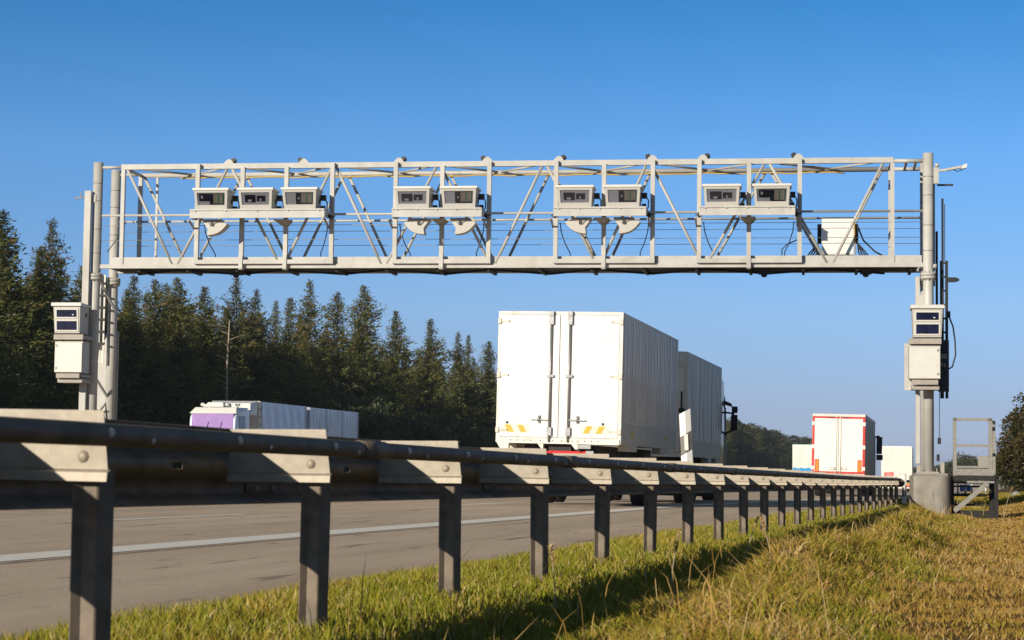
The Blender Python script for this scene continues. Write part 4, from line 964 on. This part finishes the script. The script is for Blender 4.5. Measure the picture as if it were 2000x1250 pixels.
def plain_lorry(name, label, loc, W_, H_, z0, L_, extras, top=None, corner=.12):
    t = thing(name, label, 'lorry', loc); h = W_/2
    b = MB(); sec = [(-h, z0), (h, z0), (h, H_-corner), (h-corner*.4, H_-corner*.25), (h-corner, H_), (-h+corner, H_), (-h+corner*.4, H_-corner*.25), (-h, H_-corner)]
    b.prism(sec, lambda x, z: (x, 0, z), lambda x, z: (x, L_, z)); body = b.build('body', M['white_side'], t)
    b = MB(); b.box(-h+.09, h-.09, -.02, .0, z0+.12, H_-.17); d = b.build('rear_door', M['white_side'], t)
    b = MB(); b.prism(sec, lambda x, z: (x*1.002, -.012, z), lambda x, z: (x*1.002, -.003, z)); b.build('rear_frame', M['white'], t)
    b = MB(); b.box(-.5, .5, .3, L_, .7, z0-.02); b.box(-1.15, 1.15, .15, .25, .35, .65); b.build('chassis', M['chassis'], t)
    for y in (1.8, 3.1, L_-1.5):
        for x in (-1.0, 1.0): wheel(t, x, y, .48, .48, .34)
    b = MB(); b.prism([(L_+.2, .5), (L_+2.2, .4), (L_+2.3, 1.6), (L_+1.9, 3.0), (L_+.2, 3.1)], lambda y, z: (-1.2, y, z), lambda y, z: (1.2, y, z)); cab = b.build('cab', M['cabolive'], t, bevel=.05)
    extras(t, body, d); return t
def ex1(t, body, d):
    b = MB()
    for z in np.arange(1.35, 3.6, .28): b.box(-1.1, 1.1, -.03, -.0205, z, z+.02)
    b.build('door_rib', M['lid'], d)
    b = MB(); b.box(-1.02, -.25, -.032, -.0205, 1.34, 1.66); s = b.build('red_sign', M['red'], d)
    text_part('sign_lettering', 'MANUEL AL', .155, M['white'], s, (-.635, -.036, 1.575), sx=.82, depth=.003)
    text_part('sign_lettering', '& SERVICIO', .135, M['white'], s, (-.615, -.036, 1.42), sx=.78, depth=.003)
    b = MB(); b.box(-.3, -.17, -.03, -.0205, 1.14, 1.19); b.box(.2, .32, -.03, -.0205, 1.42, 1.47); b.box(.5, .62, -.03, -.0205, 1.42, 1.47); b.build('latch', M['galv'], d)
    b = MB(); b.box(-1.2, 1.2, .1, .16, .30, .78); lb = b.build('lamp_board', M['white'], t)
    b = MB(); b.box(-1.2, 1.2, .07, .098, .42, .54); b.build('tail_stripe', M['red'], lb)
    b = MB()
    for x in (-1.0, .72): b.box(x, x+.36, .06, .098, .57, .76)
    b.build('indicator', M['orange'], lb)
    b = MB(); b.box(1.19, 1.23, .6, 6.9, 1.05, 3.6); b.build('side_skin', M['beige'], body)
plain_lorry('box_lorry', 'white rounded box lorry with a small red sign, beside the right tower', (-4.06, 174.3, -.77), 2.52, 3.82, 1.02, 7.2, ex1)
def ex2(t, body, d):
    b = MB(); n = 24; pts = [(-1.25+2.5*k/n, 1.92+.045*math.sin(k*1.15)+.05*abs(math.sin(k*.55))) for k in range(n+1)]
    b.prism([(-1.25, 1.5)]+[(1.25, 1.5)]+pts[::-1], lambda x, z: (x, -.030, z), lambda x, z: (x, -.022, z)); w = b.build('wave_print', M['wave'], d)
    b = MB()
    for k in range(8): b.box(-1.05+.27*k, -.92+.27*k, -.036, -.0305, 1.58, 1.66+.04*(k % 2))
    b.build('wave_lettering', M['white'], w)
    b = MB(); b.box(-1.25, 1.25, -.03, .0, 4.0, 4.03); b.build('top_trim', M['green'], body)
plain_lorry('box_lorry', 'white box lorry with blue wave print, half hidden behind the red framed trailer', (-11.95, 181.6, -.80), 2.55, 4.03, 1.1, 8.5, ex2, corner=.03)

# oncoming lorry and trailer with tarpaulins
def tarp_body(t, y0, y1, z0, z1, m, folds, name='tarpaulin'):
    h = 1.27; ny, nz = int((y1-y0)/.09), 10; b = MB()
    rr = np.random.default_rng(int(y1*10))
    for s in (-1, 1):
        V = []; 
        for j in range(nz+1):
            for i in range(ny+1):
                y = y0+(y1-y0)*i/ny; z = z0+(z1-z0)*j/nz
                q = .018*math.sin(folds*y+1.5*math.sin(z*1.3))*(1-.5*j/nz)+.012*math.sin(folds*2.3*y+z*2.1)
                if j == nz: q = 0
                V.append((s*(h+q), y, z))
        F = [(j*(ny+1)+i, j*(ny+1)+i+1, (j+1)*(ny+1)+i+1, (j+1)*(ny+1)+i) for j in range(nz) for i in range(ny)]
        if s < 0: F = [f[::-1] for f in F]
        b.add(V, F, True)
    b.box(-h, h, y0, y1, z1-.05, z1+.02); b.box(-h+.03, h-.03, y0-.01, y1+.01, z0, z1-.051)
    o = b.build(name, m, t)
    b = MB()
    for y in np.linspace(y0+.02, y1-.02, 2 if folds < 5 else 4):
        for s in (-1, 1): b.box(min(s*(h+.02), s*(h+.03)), max(s*(h+.02), s*(h+.05)), y-.015, y+.015, z0, z1)
    b.build('seam', M['lid'], o)
    return o
t = thing('tarpaulin_lorry', 'oncoming lorry with white cab, violet windscreen and bluish tarpaulin on the far carriageway', 'lorry', (-35.72, 96.6, -.25))
b = MB(); b.prism([(-.02, .5), (-.05, 1.9), (.14, 3.35), (.62, 3.74), (1.6, 3.78), (2.2, 3.78), (2.2, .5)], lambda y, z: (-1.22, y, z), lambda y, z: (1.22, y, z)); cab = b.build('cab', M['cabblue'], t, bevel=.08)
b = MB(); b.hexa([(-1.12, -.055, 2.0), (1.12, -.055, 2.0), (1.12, 0, 2.0), (-1.12, 0, 2.0), (-1.08, .15, 3.52), (1.08, .15, 3.52), (1.08, .22, 3.5), (-1.08, .22, 3.5)]); ws = b.build('windscreen', M['windscreen'], cab)
b = MB()
for x in (-.45, .25): b.beam((x, -.08, 2.0), (x+.25, .08, 3.1), .03, .02)
b.build('wiper', M['black'], ws)
b = MB(); b.hexa([(-1.24, .10, 3.52), (1.24, .10, 3.52), (1.24, .9, 3.52), (-1.24, .9, 3.52), (-1.05, .45, 3.84), (1.12, .45, 3.84), (1.2, 2.2, 3.86), (-1.2, 2.2, 3.86)]); b.build('roof_visor', M['white'], cab, bevel=.03)
b = MB(); b.prism([(.7, 2.6), (1.5, 2.6), (1.5, 3.42), (.5, 3.42)], lambda y, z: (1.221, y, z), lambda y, z: (1.24, y, z)); b.build('side_window', M['blueglass'], cab)
b = MB(); b.hexa([(-.62, .5, 3.87), (.42, .5, 3.87), (.42, 1.7, 3.87), (-.62, 1.7, 3.87), (-.45, .62, 4.10), (.35, .62, 4.10), (.35, 1.6, 4.10), (-.45, 1.6, 4.10)]); b.build('roof_unit', M['white'], cab, bevel=.04)
b = MB()
for x in (-.78, .52): b.ball((x, .8, 3.98), .13, .13, .10)
b.box(.6, 1.0, .9, 1.1, 3.86, 3.93); b.box(-.72, -.62, .7, .9, 3.87, 4.0); b.build('roof_lamp', M['lid'], cab)
b = MB()
for x in (.62, .95, 1.1): b.box(x-.04, x+.04, .85, .95, 3.93, 4.03)
b.build('horn', M['black'], cab)
b = MB(); b.hexa([(-1.2, 2.3, 3.5), (1.2, 2.3, 3.5), (1.2, 3.4, 3.5), (-1.2, 3.4, 3.5), (-1.1, 2.6, 4.12), (1.1, 2.6, 4.12), (1.22, 3.45, 4.26), (-1.22, 3.45, 4.26)]); b.build('wind_deflector', M['white'], t, bevel=.04)
b = MB(); b.box(-1.27, 1.27, 3.5, 3.8, 1.2, 4.26); f = b.build('front_wall', M['white_side'], t)
b = MB()
for z in (2.6, 3.0, 3.4, 3.8): b.box(1.272, 1.29, 3.58, 3.68, z, z+.08)
b.build('buckle', M['black'], f)
tarp_body(t, 3.8, 11.4, 1.2, 4.22, M['tarp'], 2.1)
b = MB(); b.box(-.5, .5, .3, 11.3, .6, 1.15); b.box(-1.2, 1.2, -.08, .1, .35, .8); b.build('chassis', M['chassis'], t)
for y in (1.2, 8.4, 9.7):
    for x in (-1.05, 1.05): wheel(t, x, y, .5, .5, .36)
t = thing('tarpaulin_trailer', 'grey ribbed tarpaulin trailer behind the oncoming lorry', 'trailer', (-35.72, 108.5, -.25))
tarp_body(t, 0, 9.6, 1.2, 4.2, M['tarp2'], 9.5)
b = MB(); b.box(-.5, .5, -1.2, 9.4, .7, 1.15); b.build('chassis', M['chassis'], t)
for y in (2.0, 7.2, 8.4):
    for x in (-1.05, 1.05): wheel(t, x, y, .5, .5, .36)

# ------------------------------------------------------------------ small things beyond the steps
zz = float(ground_z(np.array([0.]), np.array([125.]))[0])
for i, px in enumerate((1877, 1889, 1934)):
    x = (px-1848)/4000*125; z = .65-28/4000*125
    t = thing('blue_bin', ['blue bin beyond the steps, left one of the pair', 'blue bin beyond the steps, right one of the pair', 'single blue bin beyond the steps beside their right post'][i], 'bin', (x, 125, z-.05), 0)
    b = MB(); b.hexa([(-.12, -.12, 0), (.12, -.12, 0), (.12, .12, 0), (-.12, .12, 0), (-.14, -.14, .36), (.14, -.14, .36), (.14, .14, .36), (-.14, .14, .36)]); b.build('bin_body', M['blue'], t, bevel=.02)
    MB().box(-.15, .15, -.15, .15, .363, .40).build('lid', M['blue'], t, bevel=.015)
for i, px in enumerate((1869, 1883, 1895, 1921, 1941)):
    x = (px-1848)/4000*122; z = .65-30/4000*122
    b = MB(); b.tube((0, 0, -.2), (0, 0, .42), .055, 10); b.dome((0, 0, .42), .055, (0, 0, 1), 10, .6); o = b.build('bollard', M['lid'], None, (0, 0, 0)); o.location = (x, 122, z)
    tag(o, ['whitish bollard beyond the steps next to the pedestal', 'whitish bollard between the two paired blue bins', 'whitish bollard just right of the paired blue bins', 'whitish bollard left of the single blue bin', 'whitish bollard in front of the single blue bin'][i], 'bollard', 'bollards beyond the steps')
t = thing('roadside_sign', 'grey back of a rectangular sign seen through the platform rail', 'sign', (1.78, 103, -.5))
MB().box(-.27, .27, -.02, .02, 1.58, 2.12).build('sign_panel', M['galv'], t)
b = MB(); b.tube((.26, .05, 0), (.26, .05, 2.1), .03, 8); b.tube((-.2, .05, 0), (-.2, .05, 2.1), .03, 8); b.build('post', M['galv'], t)
zz = float(ground_z(np.array([float(3.2)]), np.array([60.]))[0])
b = MB(); b.ball((0, 0, .05), .22, .28, .17, 14, 8); o = b.build('boulder', M['stone']); o.location = (2.45, 75, float(ground_z(np.array([2.45-float(R(75))]), np.array([75.]))[0])); o.rotation_euler = (.2, .1, .4)
for v in o.data.vertices: v.co *= 1+.12*math.sin(v.co.x*9+v.co.z*7)+.08*math.sin(v.co.y*11)
tag(o, 'grey boulder lying on the grassy bank at the right edge', 'boulder')

# ------------------------------------------------------------------ trees
def quads(V, T, name, m, parent):
    V = np.concatenate(V).reshape(-1, 3); n = len(V)//4
    return raw_mesh(name, V, np.arange(4*n), np.arange(n)*4, np.full(n, 4), [m], np.repeat(np.concatenate(T), 4).clip(0, 1), parent=parent)
def leaf_quads(r, P, D, l, w, roll=None):
    """one small leaf-sized face at every P pointing along D"""
    n = len(P); D = D/np.linalg.norm(D, axis=1, keepdims=True).clip(1e-6)
    A = r.normal(size=(n, 3)); S_ = np.cross(D, A); S_ /= np.linalg.norm(S_, axis=1, keepdims=True).clip(1e-6)
    l = l[:, None]; w = w[:, None]
    return np.stack([P-S_*w*.35, P+D*l*.5-S_*w*.5, P+D*l, P+D*l*.5+S_*w*.5], 1)
def conifer_crown(seed, H, Rb, density=1., size=1., ragged=.3, cones=.5, base=.04):
    r = np.random.default_rng(seed); Vs, Ts = [], []
    nbr = int(390*density)
    for k in range(nbr):
        t = ((k+r.random())/nbr)**1.12; z = H*(base+(1-base)*t)
        env = Rb*(1.10*(1-t)**.82*(1-.10*t)+.018)*min(1, .8+t*1.1)
        lump = 1+ragged*.45*np.sin(t*31+seed)+ragged*.6*np.sin(t*11+seed*1.7+np.cos(k*2.4))
        a = k*2.39996+r.normal()*.5; L_ = env*lump*(1-ragged+ragged*1.5*r.random())
        if r.random() < .07: L_ *= 1.3
        L_ = max(L_, .12); m = max(3, int(L_/(.19*size)))
        s = (np.arange(m)+.6)/m
        rise = (t-.30)*.75+r.normal()*.14
        droop = rise*L_*s-.20*L_*s**1.6+.26*L_*s**3*(1-.3*t)
        c = np.stack([np.cos(a)*L_*s, np.sin(a)*L_*s, z+droop], -1)
        nn = 7 if L_ > .5 else 5
        P = np.repeat(c, nn, 0); P = P+r.normal(size=P.shape)*np.array([.15, .15, .11])*size*(.4+.8*np.repeat(s, nn))[:, None]*min(1, .3+L_)
        side = np.repeat(s, nn); out = np.array([np.cos(a), np.sin(a), .15+.5*t])
        D = out[None]+r.normal(size=P.shape)*np.array([.8, .8, .6])
        l = (.22+.20*r.random(len(P)))*size*min(1, .5+.6*L_); w = (.06+.05*r.random(len(P)))*size*min(1, .5+.6*L_)
        Vs.append(leaf_quads(r, P, D, l, w))
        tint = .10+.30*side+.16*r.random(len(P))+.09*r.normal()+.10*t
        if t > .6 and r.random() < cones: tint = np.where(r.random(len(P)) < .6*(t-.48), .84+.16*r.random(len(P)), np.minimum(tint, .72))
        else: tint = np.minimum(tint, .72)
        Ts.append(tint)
    P = np.stack([r.normal(size=14)*.03, r.normal(size=14)*.03, H*(.93+.075*np.linspace(0, 1, 14))], -1); D = np.stack([r.normal(size=14)*.4, r.normal(size=14)*.4, np.ones(14)*.6], -1)
    Vs.append(leaf_quads(r, P, D, np.full(14, .22), np.full(14, .07))); Ts.append(np.full(14, .5))
    return Vs, Ts
def conifer(name, seed, H, Rb, **k):
    t = thing(name, '', '', (0, 0, 0)); t['label'] = 'x'; t['category'] = 'tree'
    b = MB(); pts = [(.05*math.sin(i*.9+seed), .05*math.cos(i*1.3+seed), H*.97*i/8-.3*(i == 0)) for i in range(9)]
    b.path(pts, .1, 8, [.19*(1-.93*i/8) for i in range(9)]); b.build('trunk', M['bark'], t)
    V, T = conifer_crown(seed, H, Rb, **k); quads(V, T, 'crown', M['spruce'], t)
    return t
def broad_crown(seed, H, Rb, n=46, per=110, size=1., zlow=.25, round_=.9):
    r = np.random.default_rng(seed); Vs, Ts = [], []
    for k in range(n):
        u = r.normal(size=3); u /= np.linalg.norm(u); rr = r.random()**.4
        c = np.array([u[0]*Rb*rr, u[1]*Rb*rr, H*(zlow+(1-zlow)*.5)+u[2]*H*(1-zlow)*.46*rr*round_])
        s = Rb*(.20+.20*r.random()); P = r.normal(size=(per, 3)); P /= np.linalg.norm(P, axis=1, keepdims=True); D = P*np.array([1, 1, .6])+r.normal(size=P.shape)*.6
        hgt = P[:, 2]; P = c+P*s*np.array([1, 1, .62])*(.55+.5*r.random((per, 1)))
        Vs.append(leaf_quads(r, P, D, (.20+.16*r.random(per))*size, (.10+.08*r.random(per))*size)); Ts.append(.22+.2*r.random(per)+.18*r.random()+.15*hgt)
    return Vs, Ts
def broad(name, seed, H, Rb, m, **k):
    t = thing(name, 'x', 'tree', (0, 0, 0)); r = random.Random(seed)
    b = MB(); b.path([(.15*math.sin(i+seed), .12*math.cos(i*1.4+seed), H*.7*i/5-.3*(i == 0)) for i in range(6)], .1, 8, [.22*(1-.8*i/5)*H/10 for i in range(6)])
    for q in range(7):
        a = r.random()*6.28; z = H*(.25+.4*r.random()); L_ = Rb*.8
        b.path([(0, 0, z), (math.cos(a)*L_*.5, math.sin(a)*L_*.5, z+L_*.35), (math.cos(a)*L_, math.sin(a)*L_, z+L_*.8)], .05, 6, [.09*H/10, .06*H/10, .015])
    b.build('trunk', M['bark'], t)
    V, T = broad_crown(seed, H, Rb, **k); quads(V, T, 'crown', M[m], t); return t
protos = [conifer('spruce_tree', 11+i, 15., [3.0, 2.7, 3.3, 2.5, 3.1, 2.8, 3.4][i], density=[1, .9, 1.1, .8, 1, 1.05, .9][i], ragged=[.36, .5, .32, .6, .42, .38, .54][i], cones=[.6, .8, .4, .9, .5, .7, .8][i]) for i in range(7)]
used = set()
def put(proto, x, y, z, sx, sz, rz, label, group):
    o = proto if proto.name not in used else copy_tree(proto); used.add(proto.name)
    o.location = (x, y, z); o.scale = (sx, sx, sz); o.rotation_euler = (0, 0, rz); o['label'] = label; o['group'] = group; return o
front = [   # y along the forest edge, tip height, spread, prototype, label
 (106.5, 15.3, 1.25, 2, 'tall broad spruce at the far left, cut by the picture edge'),
 (110.6, 13.7, 1.0, 4, 'spruce between the far left tree and the tall pointed one'),
 (113.2, 15.6, .95, 3, 'tall ragged spruce with brown cones, pointed tip left of the left tower'),
 (117.5, 13.3, 1.1, 0, 'spruce whose tip stands just left of the left tower'),
 (121.6, 12.9, 1.1, 5, 'spruce directly behind the left tower'),
 (125.2, 13.4, 1.0, 1, 'spruce just right of the left tower, under the gantry end'),
 (129.0, 13.5, 1.0, 6, 'spruce under the first lattice bay, second right of the left tower'),
 (133.2, 14.0, 1.0, 2, 'spruce under the gantry beam, third right of the left tower'),
 (138.6, 13.9, 1.1, 0, 'dense spruce just left of the bare trunk'),
 (146.0, 15.3, 1.05, 3, 'brownish coned spruce touching the beam above the oncoming lorry cab'),
 (150.6, 14.7, .9, 4, 'slim spruce right of the brownish coned one'),
 (154.8, 14.2, .9, 1, 'low spruce between two taller tips above the oncoming lorry'),
 (158.6, 14.8, .95, 5, 'spruce with a blunt reddish top above the oncoming lorry'),
 (163.2, 16.6, .95, 3, 'narrow spruce with a sharp spire, first of the clear spires'),
 (170.9, 16.3, .95, 6, 'thin topped spruce between the two sharp spires'),
 (179.0, 17.6, 1.0, 2, 'tallest spired spruce right of the oncoming trailer end'),
 (190.1, 16.2, 1.0, 0, 'full spruce standing free in the middle of the descending tree line'),
 (204.1, 16.4, 1.0, 4, 'pointed spruce midway between the free standing one and the white trailer'),
 (216.6, 15.9, .9, 3, 'loose topped spruce, third left of the big white trailer'),
 (222.4, 16.0, .85, 1, 'thin spruce, second left of the big white trailer'),
 (232.0, 15.9, 1.0, 6, 'spruce right beside the left edge of the big white trailer')]
for y, h, sp, k, lab in front:
    put(protos[k], -52+random.uniform(-.4, .4), y, -.5, sp*1.12*h/15, h/15, random.random()*6.28, lab, 'spruces along the forest edge')
i = 0
for row, (x0, ya, yb, st) in enumerate(((-55.6, 98, 250, 3.5), (-61, 96, 250, 5.0), (-50.5, 84, 104, 5.0))):
    y = ya
    while y < yb:
        h = (random.uniform(12.4, 14.6) if y < 165 else random.uniform(11.2, 14.6)) if row < 2 else 13; i += 1
        put(protos[i % 7], x0+random.uniform(-1, 1), y, -.5, h/15*random.uniform(.95, 1.2), h/15, random.random()*6.28, 'dark spruce in the rows behind the forest edge', 'spruces behind the forest edge')
        y += st*random.uniform(.75, 1.25)
y = 236
while y < 500:
    i += 1; h = random.uniform(13, 15.5); put(protos[i % 7], -52+random.uniform(-1, 1), y, -.8, h/15*1.2, h/15, random.random()*6.28, 'spruce of the forest edge hidden behind the big white trailer', 'spruces behind the white trailer')
    y += random.uniform(5.5, 9)
pines = [broad('pine_tree', 31+i, 15., 4.2, 'pine', n=60, per=110, size=1.9, zlow=.12) for i in range(3)]
far = [(500, 15.0), (522, 16.1), (546, 15.4), (566, 16.4), (590, 15.0), (614, 15.5), (645, 14.0), (676, 14.8), (706, 15.6), (740, 14.6), (786, 16.1), (830, 15.2), (880, 15.6)]
labs = ['pine just right of the dark lorry mirror', 'tallest pine right of the lorry mirrors', 'pine at the falling edge right of the lorry mirrors', 'rounded pine midway between lorry mirrors and wave printed lorry', 'pine behind the rounded pine', 'low pine in the dip of the far tree line', 'pine in the dip before the wave printed lorry', 'pine left above the wave printed lorry', 'spiky pine above the wave printed lorry', 'pine behind the spiky one', 'pine touching the left edge of the red framed trailer', 'pine half hidden by the red framed trailer', 'pine hidden behind the red framed trailer']
for k, (y, h) in enumerate(far): put(pines[k % 3], -52+random.uniform(-2, 2), y, -1.2, 1.35, (h+.3)/15, random.random()*6.28, labs[k], 'far pines between the lorries')
for k in range(26): put(pines[k % 3], -60+random.uniform(-6, 4), 500+k*16+random.uniform(-6, 6), -1.2, 1.3, random.uniform(.8, .93), random.random()*6.28, 'dark pine in the far forest between the lorries', 'pines deep in the far forest')
# the depth of the wood reads as one mass
def wood(name, xs, ys, step, label, seed, hh=(11.5, 14.5)):
    r = np.random.default_rng(seed); Vs, Ts = [], []
    for x in np.arange(*xs, step):
        for y in np.arange(*ys, step):
            h = r.uniform(*hh); V, T = conifer_crown(int(r.integers(1e6)), h, 2.9, density=.32, size=2.3, cones=.3)
            o = np.array([x+r.normal()*.9, y+r.normal()*.9, -.5])
            Vs += [v+o for v in V]; Ts += T
    o = quads(Vs, Ts, name, M['spruce'], None); return tag(o, label, 'wood', kind='stuff')
wood('dense_wood', (-88, -64), (62, 250), 4.6, 'dark inner depth of the spruce wood', 5)
wood('dense_wood', (-64, -56), (40, 96), 4.6, 'dark spruce wood continuing beyond the left picture edge', 6)
# dead pale trunk in front of the edge
b = MB(); b.path([(0, 0, -.3), (.05, 0, 4), (.0, .05, 8), (.12, 0, 11.0)], .1, 8, [.13, .10, .07, .03])
for k in range(14):
    a = random.random()*6.28; z = 5+.42*k; L_ = random.uniform(.5, 1.3); b.path([(.05, 0, z), (math.cos(a)*L_, math.sin(a)*L_, z+.35*L_)], .02, 5, [.03, .008])
o = b.build('bare_trunk', M['deadwood']); o.location = (-47.6, 131.4, -.45); tag(o, 'pale bare trunk with thin dead twigs in front of the dark spruces', 'tree')
# bushes and saplings along the foot of the wood
bush = broad('leafy_bush', 51, 4., 1.9, 'shrub', n=90, per=110, size=.75, zlow=.03)
sap = conifer('young_spruce', 77, 3.2, .85, density=.5, size=.6, ragged=.3, cones=0)
bl = [(157.7, 8.0, 'large grey-green bush right of the oncoming trailer end, tallest of the bushes'), (165, 6.2, 'grey-green bush between the tallest one and the full free standing spruce'), (175, 6.8, 'bush below the full free standing spruce'), (184, 5.6, 'bush in the middle of the forest foot'), (195, 6.0, 'bush below the loose topped spruce'), (206, 5.4, 'bush second from the big white trailer'), (214, 5.6, 'bush right next to the big white trailer'), (131, 3.6, 'low bush just right of the left tower foot'), (120, 3.4, 'low bush behind the left tower foot'), (136, 3.2, 'low bush above the oncoming cab')]
for k, (y, h, lab) in enumerate(bl):
    o = bush if k == 0 else copy_tree(bush); o.location = (-46.5+random.uniform(-1, 1), y, -.5); o.scale = (h/4, h/4, h/4); o.rotation_euler = (0, 0, k*1.3); o['label'] = lab; o['group'] = 'bushes along the forest foot'; o['category'] = 'bush'
sl = [(156.7, 5.4, 'bright young spruce just above the rail, left one of the saplings'), (168, 4.6, 'young spruce in the middle above the rail'), (180, 4.4, 'young spruce right of the middle bushes'), (191, 5.2, 'young spruce close to the big white trailer'), (173, 3.6, 'smallest young spruce between the bushes')]
for k, (y, h, lab) in enumerate(sl):
    o = sap if k == 0 else copy_tree(sap); o.location = (-44.2+random.uniform(-.6, .6), y, -.5); o.scale = (h/3.2,)*3; o['label'] = lab; o['group'] = 'young spruces along the forest foot'; o['category'] = 'tree'
# trees on the right-hand bank and the far hill
t = broad('oak_tree', 61, 6.4, 2.6, 'autumn', n=170, per=150, size=.8, zlow=.02, round_=1.0); t.location = (6.25, 122, -.2); t['label'] = 'brownish leafy tree with an uneven crown at the right picture edge'; t['category'] = 'tree'
t = broad('oak_tree', 62, 3.6, 2.0, 'autumn', n=110, per=130, size=.8, zlow=.0); t.location = (4.9, 118, -.3); t['label'] = 'low brown bushy tree below the crown at the right edge'; t['category'] = 'tree'
t = broad('leafy_bush', 63, 3.6, 1.9, 'shrub', n=50, per=100, size=.9, zlow=.0); t.location = (5.2, 160, -.7); t['label'] = 'dark bush right behind the steel steps'; t['category'] = 'bush'
hill = [(1862, 7.2), (1874, 8.0), (1886, 9.6), (1897, 9.0), (1909, 8.6), (1922, 8.2), (1932, 7.6), (1943, 7.4), (1952, 7.0), (1852, 6.4), (1960, 7.2), (1830, 5.6), (1810, 5.4), (1795, 5.2)]
hl = ['far hazy tree at the left foot of the distant hill', 'far hazy tree left of the distant hill top', 'far hazy tree at the top of the distant hill', 'far hazy tree right of the distant hill top', 'far hazy tree above the toe board of the platform', 'far hazy tree behind the grey sign', 'far hazy tree between sign and platform post', 'far hazy tree behind the right platform post', 'far hazy tree right of the platform post', 'far tree beside the pedestal top', 'far tree left of the brown bushy tree', 'far low tree behind the right tower', 'far low tree left of the right tower', 'far low tree next to the white rounded lorry']
hp = broad('distant_tree', 71, 8., 4.4, 'pine', n=44, per=70, size=1.9, zlow=.0)
for k, (px, h) in enumerate(hill):
    o = hp if k == 0 else copy_tree(hp); Y = 560+13*(k % 5); o.location = ((px-1848)/4000*Y, Y, -2.0); o.scale = (1.0, 1.0, (h+.6)/8*.92); o.rotation_euler = (0, 0, k*1.7); o['label'] = hl[k]; o['group'] = 'trees on the distant hill'; o['category'] = 'tree'

# ------------------------------------------------------------------ thin autumn haze
def haze():
    m = bpy.data.materials.new('haze_air'); m.use_nodes = True; n = m.node_tree.nodes; n.remove(n['Principled BSDF'])
    v = n.new('ShaderNodeVolumePrincipled'); v.inputs['Color'].default_value = (.80, .88, 1, 1); v.inputs['Density'].default_value = .00018; v.inputs['Anisotropy'].default_value = .2
    m.node_tree.links.new(v.outputs[0], n['Material Output'].inputs['Volume'])
    o = MB().box(-1700, 1750, -90, 3300, -3.5, 21).build('haze', m); tag(o, 'thin bluish haze over the motorway and the woods', 'haze', kind='stuff')
haze()
